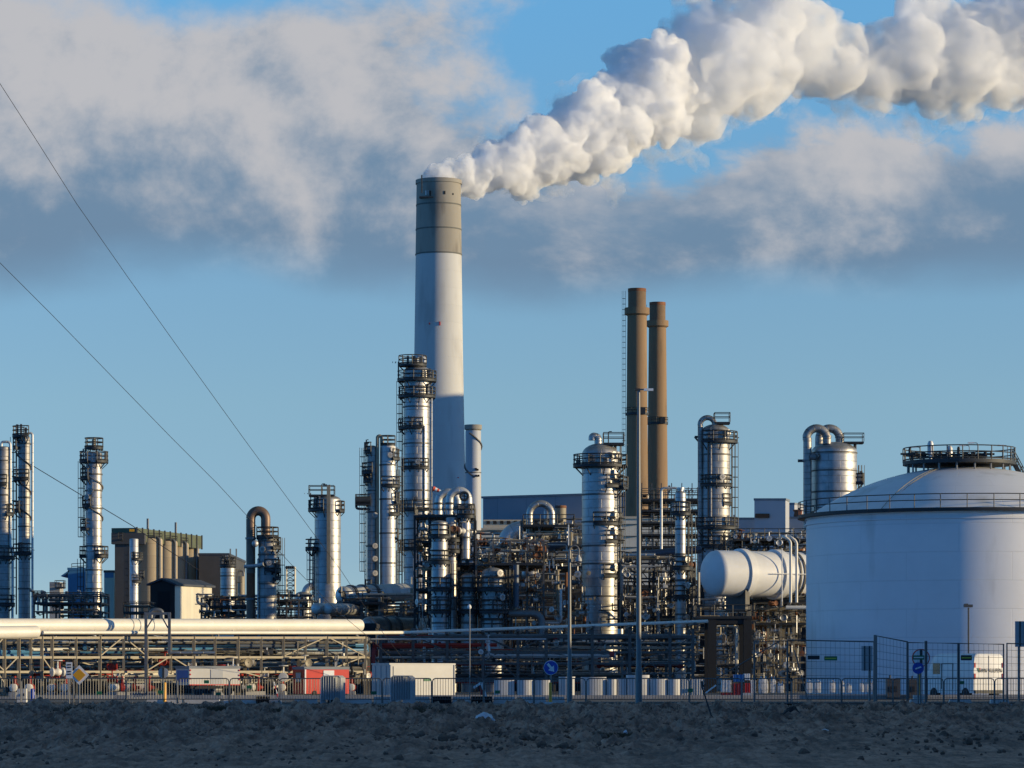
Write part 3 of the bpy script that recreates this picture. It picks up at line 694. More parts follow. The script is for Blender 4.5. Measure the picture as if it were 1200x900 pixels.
# fat column in the middle
D = 372.0; s = D / F
t = column('distillation_column', 'fat silver column with a rounded cap, between the scaffolded chimneys and the steel frames', 703.5, 21.6, 519.5, D, 'cladding', .62, n=40, plats=[(545, 32, -15, 360 - 40), (569, 28, -75, 30), (571, 33, -35, 15), (613, 26, -110, 60), (634, 26, -75, 40), (674, 24.5, -80, 10)], bands=(549, 580, 612, 640, 661, 699), ladders=[(-28, 735, 546), (10, 545, 520)], manways=[(-35, 534), (-52, 534), (-42, 559), (-42, 605), (-42, 624), (-42, 666)], risers=[(4, 2.0, 800, 574, 1.0, 'cladding_matt')])
for y, hh in ((556, 9), (604, 9), (623, 9), (665, 8)):
    u = R_(-44); MB().box((X(703.5, D) + 22.5 * s * math.cos(u), D + 22.5 * s * math.sin(u), Z(y, D)), (5 * s, 5 * s, hh * s), u).build('insulation_box', M['cladding_matt'], t)
pipe(t, [P(701, 521, D), P(701, 512, D), P(694, 511, D), P(694, 516, D)], 4.4 * s, 'cladding', 'overhead_pipe', 5 * s, 12)
box_rail_deck(t, (X(707, D), D - 1.2), (X(731, D), D + 1), Z(519.5, D)); MB().tube([P(721, 519, D), P(721, 545, D)], .16, 6).tube(bend([P(713, 519, D), P(713, 506, D), P(717, 506, D)], .4), .07, 5).build('platform_post', M['rail_steel'], t)
# slim vessel
D = 350.0; s = D / F
t = column('pressure_vessel', 'slim upright silver vessel with a shiny sunlit edge, left of the white drum', 797.5, 6.3, 575, D, 'cladding', .6, cat='vessel', plats=[(601, 12, -180, 60), (665, 12, -150, 60), (699, 9, -180, 60)], bands=(620, 650, 680, 720), ladders=[(8, 735, 602)], manways=[(-45, 656), (-45, 686), (-45, 724)], neck=(3.4, 3))
# column with the black loop pipe
D = 405.0; s = D / F
t = column('distillation_column', 'broad silver column with a steel loop pipe over its top, right of the brown chimneys', 838.5, 17, 497, D, 'cladding_worn', .55, n=36, plats=[(517, 26, -130, 25), (568, 20, -170, 30), (590, 18.6, -60, 20), (618, 27, -150, 20), (640, 22, -180, 60)], bands=(505, 533, 560, 585, 625), ladders=[(5, 640, 518)], manways=[(-45, 508), (-70, 560), (-110, 610)], risers=[(-110, 1.2, 640, 515, .8, 'cladding_worn'), (-122, 1.2, 640, 510, .8, 'brown_pipe')])
lp = [Vector((X(820.5, D), D - .5, 0)), Vector((X(820.5, D), D - .5, Z(499, D)))] + arc(P(829, 498, D - .5), 8.6 * s, 180, 0, (1, 0, 0), (0, 0, 1), 12) + [P(837.5, 503, D - .5)]
pipe(t, lp, 3.1 * s, 'cladding_worn', 'overhead_pipe', 0, 12); box_rail_deck(t, (X(837, D), D - 1), (X(855, D), D + 1), Z(495, D)); MB().beam(P(814, 512, D), P(821, 520, D), .2).beam(P(814, 512, D), P(821, 512, D), .25).beam(P(815, 600, D), P(821, 607, D), .2).build('pipe_support', M['rail_steel'], t)
# column behind the tank with two loop pipes
D = 440.0; s = D / F
t = column('distillation_column', 'wide silver column with two big loop pipes, rising behind the white tank', 977.5, 26.6, 518, D, 'cladding', .42, n=44, plats=[(565, 35, -20, 15)], bands=(531, 552, 577, 600), ladders=[(2, 640, 545)], manways=[(-140, 535)])
lp = [Vector((X(945, D), D - 1.5, 0)), Vector((X(945, D), D - 1.5, Z(514, D)))] + arc(P(957, 514, D - 1.5), 12 * s, 180, 0, (1, 0, 0), (0, 0, 1), 14) + [P(969, 520, D - 1.5)]
pipe(t, lp, 4.9 * s, 'cladding_worn', 'overhead_pipe', 0, 16)
lp = [P(960, 540, D + 1.5), P(960, 517, D + 1.5)] + arc(P(972, 514, D + 1.5), 12 * s, 180, 0, (1, 0, 0), (0, 0, 1), 14) + [P(984, 520, D + 1.5)]
pipe(t, lp, 4.9 * s, 'cladding_worn', 'overhead_pipe', 0, 16)
fl = MB()
for px, y in ((969, 511.5), (984, 512.5), (945, 540)): fl.lathe(tuple(P(px, y, D - 1.5 if px != 984 else D + 1.5)), [(5.6 * s, -.1), (5.6 * s, .1)], 16)
fl.lathe(tuple(P(955, 535.5, D - 26.6 * s * .6)), [(4.2 * s, 0), (4.2 * s, .6), (0.1, .8)], 14, (-.6, -.8, 0)); fl.build('flange', M['galvanised'], t)
box_rail_deck(t, (X(988, D), D - 1), (X(1011.5, D), D + 1), Z(518, D)); MB().tube([P(1002, 518, D), P(1002, 570, D)], .2, 6).build('platform_post', M['rail_steel'], t)
MB().beam(P(935, 540, D - 1.5), P(950, 540, D - 1.5), .35).build('pipe_support', M['rail_steel'], t)


# ------------------------------------------------------------------ horizontal drums
def drum(name, label, a, b, R, mt, bands=(), saddles=(), headk=.5, n=36, zb=0.0, smt='steel', group=None, cat='drum'):
    a, b = Vector(a), Vector(b); ax = (b - a); L = ax.length; ax.normalize(); k = 6
    t = thing(name, (a.x, a.y, zb), label, cat, group)
    pr = [(R * math.sin(PI / 2 * i / k), -R * headk * math.cos(PI / 2 * i / k)) for i in range(k + 1)] + [(R * math.cos(PI / 2 * i / k), L + R * headk * math.sin(PI / 2 * i / k)) for i in range(k + 1)]
    MB().lathe(a, pr, n, ax).build('shell', M[mt], t)
    for q in bands:
        w, h = (q[1], q[2]) if isinstance(q, tuple) else (.18, .12); q = q[0] if isinstance(q, tuple) else q
        MB().lathe(a + ax * q, [(R * .995, -w), (R + h, -w * .95), (R + h, w * .95), (R * .995, w)], n, ax, False).build('stiffening_ring', M[mt if h > .14 else smt], t)
    sd = Vector((-ax.y, ax.x, 0))
    for q in saddles:
        p = a + ax * q; MB().box((p.x, p.y, p.z - R * .9 - .4), (.5, R * 1.5, R * .9 + .4), math.atan2(ax.y, ax.x)).build('saddle', M[smt], t)
    return t


dd = Vector((.86, .51, 0)); D = 338.0; R = 27.2 * D / F; a = P(839, 672, D)
wd = drum('horizontal_drum', 'big white ribbed drum lying on steelwork, its round end facing left of the tank', a, a + dd * 17, R, 'white_paint', bands=[(3.0, .35, .22), (7.2, .4, .22), (8.7, .1, .1), (9.2, .1, .1), (10.3, .1, .1), (10.8, .1, .1), (13.2, .35, .22)], saddles=(2.6, 12.5), headk=.48, n=48, zb=a.z - R - .5)
m = MB(); sd = Vector((-dd.y, dd.x, 0))
for q in (6.2, 9.9, 11.8): m.tube([a + dd * q - sd * (R + .25) + Vector((0, 0, -R * 1.2)), a + dd * q - sd * (R + .25) + Vector((0, 0, R * 1.1))], .06, 5)
m.tube([a + dd * 5 - sd * (R + .25) + Vector((0, 0, 0)), a + dd * 14 - sd * (R + .25)], .05, 5); m.build('small_pipe', M['white_paint'], wd)
D = 372.0; s = D / F; a = P(402, 698, D); b = P(476, 694, D + 8)
gd = drum('horizontal_drum', 'long grey drum on a steel platform, below the twin slim columns', a, b, 11.0 * s, 'cladding_matt', bands=(1.2, 3, 4.8), saddles=(1, 5.6), headk=.6, zb=a.z - 11 * s - .5)
for px, lab in ((370.5, 'left one of two small drums showing round blue-grey ends below the finned column'), (384.5, 'right one of two small drums showing round blue-grey ends below the finned column')):
    a = P(px, 713, 360); drum('horizontal_drum', lab, a, a + Vector((.45, .9, 0)) * 6, 6.6 * 360 / F, 'cladding_matt', headk=.45, zb=a.z - 1.2, group=None)
a = P(620, 672, 366); drum('horizontal_drum', 'polished silver drum seen end-on below the blue-grey duct', a, a + Vector((.1, 1, 0)) * 7, 8.7 * 366 / F, 'cladding', headk=.6, zb=a.z - 1.3)
a = P(611, 640, 380); drum('horizontal_drum', 'small silver drum under the arched silver pipe', P(625, 628, 392), P(640, 626, 396), 7.5 * 392 / F, 'cladding', headk=.5, zb=Z(640, 392))
a = P(433, 735, 352); drum('horizontal_drum', 'big dull grey drum lying low under the steel platform with the long grey drum', a, P(505, 737, 362), 12.5 * 352 / F, 'cladding_worn', headk=.6, bands=(2.2, 4.4), zb=a.z - 1.5)
drum('horizontal_drum', 'small cream drum hanging in the frame below the long grey drum', P(448, 716, 366), P(459, 716, 368), 4.4 * 366 / F, 'cream_steel', headk=.5, zb=Z(722, 366))
mat('gable_and_shade_dark', (0.022, 0.021, 0.021), 0.8, 0.0, 0.3, 0.5)  # near-black of the gable and of the boxes painted as deep shade
# ------------------------------------------------------------------ chimneys
D = 1190.0; s = D / F; cx = X(514, D)
big = thing('chimney', (cx, D, 0), 'tallest chimney, white with a grey-brown top, trailing the steam plume', 'chimney')
rad = lambda y: (25.6 + (y - 212) * 0.0145) * s if y < 430 else (28.76 + (y - 430) * 0.02) * s
ys = [800 + 20, 700, 600, 500, 430, 360, 299]
MB().lathe((cx, D, 0), [(rad(y), max(0, Z(y, D))) for y in ys], 72, caps=False).build('shaft', M['concrete_white'], big)
MB().lathe((cx, D, 0), [(rad(y) + .06, Z(y, D)) for y in (299, 270, 241, 218, 216)] + [(rad(216) + .4, Z(216, D)), (rad(213) + .4, Z(211.5, D)), (rad(213) - 1, Z(211.5, D)), (rad(213) - 1.2, Z(222, D))], 72, caps=False).build('top_section', M['concrete_brown'], big)
for y in (241, 269.5, 298.5):
    MB().lathe((cx, D, Z(y, D)), [(rad(y) + .02, -.22), (rad(y) + .18, -.22), (rad(y) + .18, .22), (rad(y) + .02, .22)], 72, caps=False).build('band', M['band_line'], big)
def on_chimney(px, y, w, h, mt, name, d=.25):
    x = X(px, D) - cx; R = rad(y); yy = D - math.sqrt(max(0, R * R - x * x)); MB().box((cx + x, yy, Z(y, D)), (w * s, d, h * s), math.asin(max(-1, min(1, x / R)))).build(name, M[mt], big)
for px, y, w, h, mt, nm in ((500, 229, 1.2, 5, 'sign_white', 'panel_antenna'), (502.5, 229, 1.0, 5, 'grey_paint', 'panel_antenna'), (505, 230, 1.6, 6, 'dark_void', 'opening'), (521.5, 229.3, 1.6, 4, 'dark_void', 'opening'), (531, 230.2, 1.3, 2, 'dark_void', 'opening'), (516, 382, 1.4, 4.5, 'red_paint', 'warning_lamp'), (504, 382, 1.0, 2.4, 'red_paint', 'warning_lamp'), (537, 561, 1.6, 1.2, 'red_paint', 'warning_lamp')):
    on_chimney(px, y, w, h, mt, nm, .5)
m = MB(); x = X(495, D); m.tube([(x, D - rad(215) - .2, Z(230, D)), (x, D - rad(215) - .2, Z(209, D))], .25, 5); m.box((X(500, D), D - rad(235) * .86, Z(234.5, D)), (16 * s, 2.4, .5)); m.build('service_gallery', M['dark_steel'], big)
D = 750.0; s = D / F
for px, yt, yc0, yc1, r0, rc, r1, ring, lab in ((746.5, 341, 361, 369, 10.5, 14.6, 13.0, 484, 'left and taller of the two ochre-brown chimneys'), (770.5, 357, 376, 383, 9.6, 13.3, 12.6, 495, 'right and shorter of the two ochre-brown chimneys')):
    dd_ = D + (20 if px > 760 else 0); c = X(px, dd_); t = thing('chimney', (c, dd_, 0), lab, 'chimney')
    MB().lathe((c, dd_, 0), [(r1 * 1.06 * s, 0), (r1 * s, Z(600, dd_)), (r0 * 1.08 * s, Z(yc1, dd_))], 40, caps=False).build('shaft', M['chimney_ochre'], t)
    MB().lathe((c, dd_, 0), [(r0 * s, Z(yc0, dd_)), (r0 * s, Z(yt, dd_)), (r0 * .8 * s, Z(yt, dd_)), (r0 * .8 * s, Z(yt + 8, dd_))], 40, caps=False).build('top_section', M['chimney_dark'], t)
    MB().lathe((c, dd_, 0), [(r0 * 1.05 * s, Z(yc1 + 1.5, dd_)), (rc * s, Z(yc1 - .5, dd_)), (rc * s, Z(yc0, dd_)), (r0 * .99 * s, Z(yc0, dd_))], 40, caps=False).build('collar', M['chimney_ochre'], t)
    MB().lathe((c, dd_, Z(yt, dd_)), [(r0 * .82 * s, -.2), (r0 * 1.02 * s, -.2), (r0 * 1.02 * s, .5), (r0 * .82 * s, .5)], 40, caps=False).build('rim', M['rust'], t)
    p = MB().annulus(c, dd_, Z(ring, dd_), r0 * s, r0 * 1.32 * s, 0, 360, .5, 40).build('gallery', M['dark_steel'], t); ring_rail(c, dd_, Z(ring, dd_), r0 * 1.3 * s, 0, 360, 1.1, .05).build('railing', M['rail_steel'], p)
    MB().box((c + r0 * .6 * s, dd_ - r0 * 1.1 * s, Z(ring, dd_) + .3), (1.1, 1, 1.4)).build('gallery_cabinet', M['dark_steel'], t)
    ladder(t, (c, dd_), 178, r1 * .93 * s, 4, Z(yt, dd_), True, .04, 'steel')
D = 700.0; s = D / F; c = X(554.5, D)
t = thing('chimney', (c, D, 0), 'short pale grey stack with spiral lines, just right of the tallest chimney', 'chimney')
MB().lathe((c, D, 0), [(9.6 * s, 0), (9.2 * s, Z(505, D))], 36, caps=False).build('shaft', M['grey_light_cladding'], t)
MB().lathe((c, D, 0), [(9.3 * s, Z(504, D)), (10.2 * s, Z(503, D)), (10.2 * s, Z(498, D)), (8.4 * s, Z(498, D)), (8.4 * s, Z(510, D))], 36, caps=False).build('rim', M['concrete_brown'], t)
spiral(t, 554.5, 9.3, D, 508, 560, 1.1, .16, -2.0, 'steel')
m = MB()
for px, y in ((558, 550), (560, 551), (558, 558), (561, 558)): m.box((X(px, D), D - 9 * s, Z(y, D)), (.35, .9, .35))
m.build('port', M['dark_void'], t); MB().lathe((c, D, Z(554, D)), [(9.2 * s, -.1), (9.6 * s, -.1), (9.6 * s, .1), (9.2 * s, .1)], 36, caps=False).build('band', M['steel'], t)
# ------------------------------------------------------------------ power station and other buildings behind


def building(name, label, px0, px1, ytop, D, depth, mt, rmt='roof_dark', y2=None, cat='building', parapet=.35, D1=None):
    E = D1 or D; x0, x1 = X(px0, D), X(px1, E); t = thing(name, ((x0 + x1) / 2, D + depth / 2, 0), label, cat); z0, z1 = Z(ytop, D), Z(y2 if y2 else ytop, D)
    z1 = Z(y2 if y2 else ytop, E) if D1 else z1
    A, B = Vector((x0, D, 0)), Vector((x1, E, 0)); u = (B - A).normalized(); n = Vector((-u.y, u.x, 0)) * depth; C_, G = B + n, A + n; U = lambda p, z: Vector((p.x, p.y, z)); m = MB(); w = (B - A).length
    for p, q, za, zb in ((A, B, z0, z1), (B, C_, z1, z1), (C_, G, z1, z0), (G, A, z0, z0)): l = (q - p).length; m.quad([p, q, U(q, zb), U(p, za)], [(0, 0), (l, 0), (l, zb), (0, za)])
    m.build('wall', M[mt], t, smooth=0); r = MB(); e = parapet; d = n.normalized()
    b = [A - u * e - d * e, B + u * e - d * e, C_ + u * e + d * e, G - u * e + d * e]; zz = [z0, z1, z1, z0]
    lo = [U(p, z + .003) for p, z in zip(b, zz)]; hi = [v + Vector((0, 0, .45)) for v in lo]; r.v += lo + hi
    for q in ((3, 2, 1, 0), (4, 5, 6, 7), (0, 1, 5, 4), (1, 2, 6, 5), (2, 3, 7, 6), (3, 0, 4, 7)): r._f(list(q))
    r.build('roof', M[rmt], t, smooth=0); return t


def slot(t, px0, px1, y0, y1, D, mt='dark_void', name='window', proud=.06):
    return MB().box2((X(px0, D), D - proud, Z(y1, D)), (X(px1, D), D + .1, Z(y0, D))).build(name, M[mt], t, smooth=0)


t = building('power_station_hall', 'long blue-grey panelled hall in the distance behind the arched pipes', 566, 735, 584, 800, 20, 'grey_cladding', 'grey_roof', 579, D1=791)
slot(t, 566.5, 640, 609, 620, 794, 'beige_cladding', 'louvre_band', .2)
for i in range(9): slot(t, 570 + i * 8, 574 + i * 8, 610.5, 614, 793.8, 'dark_void', 'louvre', .3)
building('boiler_annex', 'low cream wall of the annex below the long blue-grey hall', 560, 642, 621, 780, 14, 'cream_cladding', 'beige_cladding')
t = building('switch_house', 'pale cream block behind the scaffolding at the foot of the brown chimneys', 727, 792, 608, 640, 25, 'cream_cladding', 'beige_cladding')
slot(t, 729.5, 731, 632, 637, 640)
for a, b, y in ((728, 752, 614), (728, 752, 628), (728, 752, 641)): slot(t, a, b, y, y + .6, 640, 'steel', 'wall_rail', .5)
t = building('turbine_house', 'tall plain grey block with a dark slot window, left of the white tank', 884, 920.5, 586.5, 702, 5, 'grey_light_cladding', 'grey_roof', parapet=.12, D1=700.5)
slot(t, 885, 901.5, 602, 607, 701.3, proud=.4)
t = building('turbine_hall', 'low grey wing to the left of the tall plain grey block', 857, 884, 609, 709, 6, 'grey_light_cladding', 'grey_roof', parapet=.1, D1=708)
t = building('turbine_annex', 'low grey wing between the tall plain grey block and the column behind the tank', 921.5, 950, 608, 714, 8, 'grey_light_cladding', 'grey_roof', parapet=.15, D1=712.8)
t = building('stair_block', 'small grey stair block showing above the low wing beside the tank', 921, 931, 591.5, 745, 10, 'grey_light_cladding', 'grey_roof', parapet=.1, D1=744)
t = thing('roof_hopper', tuple(P(935, 608, 716)), 'rust-red hopper on the low grey roof beside the tank', 'hopper')
MB().lathe(tuple(P(935, 608, 716)), [(.6, -.4), (.9, .6), (.75, 1.5), (1.0, 1.6), (1.0, 1.9)], 14).build('bin', M['rust'], t); MB().box(tuple(P(938.5, 604, 717)), (.5, .5, 2)).build('duct', M['red_dark'], t)
bh = building('shade_boiler_house', 'very tall boiler house added out of view on the right to shade the chimney', 600 + 202 * F / 1138, 600 + 252 * F / 1138, 800 - 131 * F / 1138, 1138, 40, 'grey_cladding', 'grey_roof')  # unseen block added to throw the shadow on the lower chimney
# silos on the left
D = 620.0; s = D / F
ls = building('silo_stair_tower', 'dark tower at the left end of the beige silos', 134.5, 151, 631, D - 3, 6, 'dark_cladding', 'roof_dark', parapet=.1)
for i, (px, y, r) in enumerate(((176, 633, 14.5), (195, 636, 13), (208.5, 638, 12.5), (221.5, 639.5, 12))):
    lab = ('first and widest beige silo of the row, nearest the dark tower', 'second beige silo of the row on the left', 'third beige silo of the row on the left', 'last beige silo at the right end of the row')[i]
    dd_ = D + 6 + i * 9; c = X(px, dd_); t = thing('silo', (c, dd_, 0), lab, 'silo', 'row of beige concrete silos'); R = r * dd_ / F
    MB().lathe((c, dd_, 0), [(R, 0), (R, Z(y, dd_)), (R * .95, Z(y, dd_) + .25), (0.01, Z(y, dd_) + .5)], 40).build('shell', M['silo_concrete'], t); ring_rail(c, dd_, Z(y, dd_) + .2, R * .97, 0, 360, 1.0, .05, 2).build('railing', M['rail_steel'], t)
    a = R_(-42); q = Vector((c + (R + .35) * math.cos(a), dd_ + (R + .35) * math.sin(a), 0)); z = Z(y - 3, dd_)
    MB().tube(bend([q, q + Vector((0, 0, z)), q + Vector((-2.2, .6, z))], .8), .22, 8).build('vent_pipe', M['galvanised'], t)
t = thing('conveyor_house', (X(185, D), D + 4, Z(638, D)), 'dark green slatted conveyor house along the top of the silos', 'conveyor house')
z0, z1 = Z(634.5, D), Z(619, D); a = Vector((X(146, D), D - 1, 0)); b = Vector((X(221, D + 32), D + 34, 0)); u = (b - a).normalized(); w = Vector((-u.y, u.x, 0)) * 2.4
m = MB(); qs = [a - w, b - w, b + w, a + w]; m.v += [q + Vector((0, 0, z0)) for q in qs] + [q + Vector((0, 0, z1)) for q in qs]
for q in ((3, 2, 1, 0), (4, 5, 6, 7), (0, 1, 5, 4), (1, 2, 6, 5), (2, 3, 7, 6), (3, 0, 4, 7)): m._f(list(q))
m.build('wall', M['green_cladding'], t, smooth=0)
for i in range(13):
    q = a + (b - a) * (i / 12) - w * 1.03; MB().box((q.x, q.y, (z0 + z1) / 2), (.3, .25, z1 - z0 + .3)).build('wall_post', M['steel'], t)
MB().box2((a.x - 2, D - 3.6, z0 - .6), (a.x + 4, D - 1, z0 + 1.4)).build('end_box', M['dark_cladding'], t)
for k in (0.35, .78):
    q = a + (b - a) * k; MB().tube([(q.x, q.y, z1), (q.x, q.y, z1 + 2.3)], .22, 6).build('roof_vent', M['galvanised'], t)
box_rail_deck(t, (X(142, D), D - 4.5), (X(147, D), D - 1), z0 + .3)
MB().box(tuple(P(154.5, 621.5, D - 3.7)), (.9, .1, .45)).build('sign_plate', M['amber_sign'], t)
t = column('filter_vessel', 'slim silver filter vessel with railed platforms, in front of the beige silos', 157, 5.2, 631, D - 12, 'cladding_matt', .2, cat='vessel', plats=[(655, 11, -100, 30), (681, 9, -100, 60), (676, 12, 0, 50)], ladders=[(170, 720, 640)])
t = building('process_building', 'cream shed with its shaded side coloured dark brown and a beige end wall, right of the silos', 233, 268, 651, 640, 40, 'dark_cladding', 'roof_dark', parapet=.1); D = 640  # dark walls carry the shade of a cream shed in their colour
MB().box2((X(268, D) - .05, D - .02, Z(719, D)), (X(279, D + 30), D + 36, Z(650.5, D))).build('end_wall', M['beige_cladding'], t, smooth=0)
for px in (270, 277): MB().tube([P(px, 652, D + 4), P(px, 643, D + 4)], .14, 5).build('roof_vent', M['galvanised'], t)
D = 500.0
t = column('process_vessel', 'wide silver vessel with piping on its lid, in front of the dark-sided shed', 267, 8.8, 665, D, 'cladding', .1, cat='vessel', bands=(675, 690), ladders=[(20, 700, 666)])
m = MB(); rnd = random.Random(3)
for k in range(14): m.tube([P(rnd.uniform(258, 275), 665, D + rnd.uniform(-1, 1)), P(rnd.uniform(258, 275), rnd.uniform(648, 660), D)], .1, 5)
m.build('lid_piping', M['rail_steel'], t); platform(t, (X(267, D), D), Z(662, D), .2, 9.5 * D / F, 0, 360)
t = column('process_vessel', 'small cream tank with a hooped pipe, right of the wide silver vessel', 282.5, 3.8, 675, D + 6, 'cream_steel', .2, cat='vessel')
pipe(t, [P(279, 676, D + 6), P(279, 669, D + 6), P(285.5, 669, D + 6), P(285.5, 710, D + 6)], .16, 'galvanised')
# white warehouse with an open gable
D = 455.0; x0, x1, x2 = X(176, D), X(205, D), X(249, D + 10)
t = thing('warehouse', ((x0 + x2) / 2, D + 5, 0), 'cream shed with a dark open gable, in front of the silos', 'shed')
ze, zr = Z(686, D), Z(680, D); m = MB(); bx = x2 - x1; by = 9.0
fl_, fr, br, bl = Vector((x0, D, 0)), Vector((x1, D, 0)), Vector((x2, D + by, 0)), Vector((x2 - (x1 - x0), D + by, 0)); up = lambda v, z: v + Vector((0, 0, z)); rg = zr; mid1 = (fl_ + fr) / 2; mid2 = (bl + br) / 2
m.quad([fr, br, up(br, ze), up(fr, ze)], [(0, 0), (12, 0), (12, ze), (0, ze)]); m.quad([bl, fl_, up(fl_, ze), up(bl, ze)]); m.build('wall', M['cream_cladding'], t, smooth=0)
MB().quad([fl_, fr, up(fr, ze), up(mid1, rg), up(fl_, ze)]).build('gable_wall', M['gable_and_shade_dark'], t, smooth=0); MB().quad([br, bl, up(bl, ze), up(mid2, rg), up(br, ze)]).build('gable_wall', M['gable_and_shade_dark'], t, smooth=0)
m = MB(); o = (fr - br).normalized() * .3; h = .25
for p, q, e in ((fl_, bl, -1), (fr, br, 1)):
    ex = (fr - fl_).normalized() * .35 * e; P4 = [up(p + ex + o, ze - .05), up(q + ex - o, ze - .05), up(mid2 - o, rg + .06), up(mid1 + o, rg + .06)]; m.quad(P4); m.quad([v + Vector((0, 0, h)) for v in P4][::-1]); m.quad([P4[0], P4[1], P4[1] + Vector((0, 0, h)), P4[0] + Vector((0, 0, h))]); m.quad([P4[3], P4[0], P4[0] + Vector((0, 0, h)), P4[3] + Vector((0, 0, h))])
m.build('roof', M['roof_dark'], t, smooth=0)
MB().box2((x0 + 1.0, D - .05, 0), (x1 - .7, D + .08, ze - .8)).build('doorway', M['dark_void'], t, smooth=0)
m = MB(); m.quad([up(fr + Vector((.02, -.02, 0)), ze * .55), up(br + Vector((.02, -.02, 0)), ze * .55), up(br + Vector((.02, -.02, 0)), ze * .48), up(fr + Vector((.02, -.02, 0)), ze * .48)]); m.build('trim', M['steel'], t, smooth=0)
D = 650.0
t = building('blue_shed', 'blue clad plant building seen left of the lone column', 79.5, 103, 668, D, 14, 'blue_cladding', 'blue_cladding', parapet=.1)
MB().prism([(X(71, D), Z(675, D)), (X(81, D), Z(668, D)), (X(81, D), Z(670, D)), (X(73, D), Z(676, D))], D, D + 8).build('awning', M['blue_cladding'], t); line_rail([P(84, 668, D), P(102, 667, D)], 1.2, .06).build('roof_railing', M['rail_steel'], t)
t = building('green_shed', 'narrow pale green building with a dark top, right of the lone column', 122, 133.5, 671, D, 14, 'green_pale', 'dark_cladding', parapet=.1)
slot(t, 122.2, 133, 671.2, 677, D, 'blue_cladding', 'upper_panel')
D = 600.0
t = thing('pump_house', (X(65, D), D, 0), 'grey roof-top block with a railed landing, left of the blue building', 'plant room')
MB().box2((X(58, D), D, 0), (X(70, D), D + 5, Z(682, D))).build('wall', M['concrete'], t); box_rail_deck(t, (X(66, D), D - 2), (X(77, D), D), Z(688, D)); m = MB()
for px in (67, 70, 72, 75): m.tube([P(px, 690, D - 1), P(px, rnd.uniform(678, 684), D - 1)], .18, 5)
m.build('roof_vent', M['galvanised'], t)
D = 700.0; s = D / F
t = thing('lattice_tower', (X(340, D), D, 0), 'small open lattice tower far behind the looped column', 'lattice tower'); m = MB()
for px in (334.5, 345.5):
    for dy in (0, 1.9): m.tube([(X(px, D), D + dy, 0), (X(px + (1 if px < 340 else 0), D), D + dy, Z(664, D))], .13, 4)
for k in range(6):
    y = 668 + k * 6; m.tube([P(334.5, y, D), P(345.5, y, D)], .09, 4); m.tube([P(334.5, y, D), P(345.5, y + 6, D)], .07, 4); m.tube([P(345.5, y, D), P(334.5, y + 6, D)], .07, 4)
m.build('frame', M['galvanised'], t); m = MB()
for px in (336, 338.5, 341, 343.5): m.sphere(tuple(P(px, 665, D)), .35)
m.build('sheave', M['dark_steel'], t)
# ------------------------------------------------------------------ pipe racks, steel frames and the pipework in them
mat('slate_pipe', (0.085, 0.10, 0.125), 0.45, 0.2, 0.15, 0.5)


def frame(name, label, pxs, levels, D0, D1, sm='steel', w=.28, decks=(), brace=.5, seed=1, cat='steel frame', zbase=0.0, cross=True, top=None, Df=None, mids=()):
    """open steel frame: posts at photo columns pxs, beams at photo rows levels; decks: (row, px0, px1); Df: depth of the front row at a column"""
    rnd = random.Random(seed); Df = Df or (lambda px: D0); dp = D1 - D0
    def pt(px, y, k): D = Df(px); return Vector((X(px, D), D + dp * k, max(zbase, Z(y, D))))
    c = (pt(pxs[0], 800, 0) + pt(pxs[-1], 800, 1)) / 2; t = thing(name, (c.x, c.y, zbase), label, cat)
    for i, px in enumerate(pxs):
        for k in (0, 1):
            q = pt(px, top if top else levels[0], k); MB().box2((q.x - w / 2, q.y - w / 2, zbase), (q.x + w / 2, q.y + w / 2, q.z - .003 * (i + 1))).build('post', M[sm], t, smooth=0)
    for px in mids:
        q = pt(px, levels[0], 0); MB().box2((q.x - w * .4, q.y - w * .4, pt(px, 790, 0).z), (q.x + w * .4, q.y + w * .4, q.z - .05)).build('post', M[sm], t, smooth=0)
    for y in levels:
        m = MB()
        for k in (0, 1): m.beam(pt(pxs[0] - .5, y, k) - Vector((0, 0, w * .38)), pt(pxs[-1] + .5, y, k) - Vector((0, 0, w * .38)), w * .76, w * .75)
        if cross:
            for px in pxs: m.beam(pt(px, y, 0) + Vector((0, w * .3, -w * .34)), pt(px, y, 1) + Vector((0, -w * .3, -w * .34)), w * .6, w * .62)
        m.build('beam', M[sm], t, smooth=0)
    nb = 0
    for a, b in zip(pxs, pxs[1:]):
        for ya, yb in zip(levels, levels[1:] + [800]):
            for k in (0, 1):
                if rnd.random() < brace and nb < 45:
                    q = rnd.choice((0, 1, 2)); o = Vector((0, (-1, 1)[k] * w * .2, 0)); A, B, C_, E_ = pt(a, ya, k) + o, pt(b, ya, k) + o, pt(a, yb, k) + o, pt(b, yb, k) + o; mx = (A + B) / 2; m = MB()
                    for p, r in (((A, E_),), ((B, C_),), ((C_, mx), (E_, mx)))[q]: m.beam(p, r, w * .38)
                    if m.v: m.build('brace', M[sm], t, smooth=0); nb += 1
    for y, a, b in decks: box_rail_deck(t, (X(a, D0), D0 - .5), (X(b, D0), D1 + .4), Z(y, D0) + .03, dm='dark_steel')
    return t


def Dl(px): return 1.0 / (1 / 258.0 + (1 / 287.0 - 1 / 258.0) * px / 425.0)      # the left rack runs obliquely away to the right


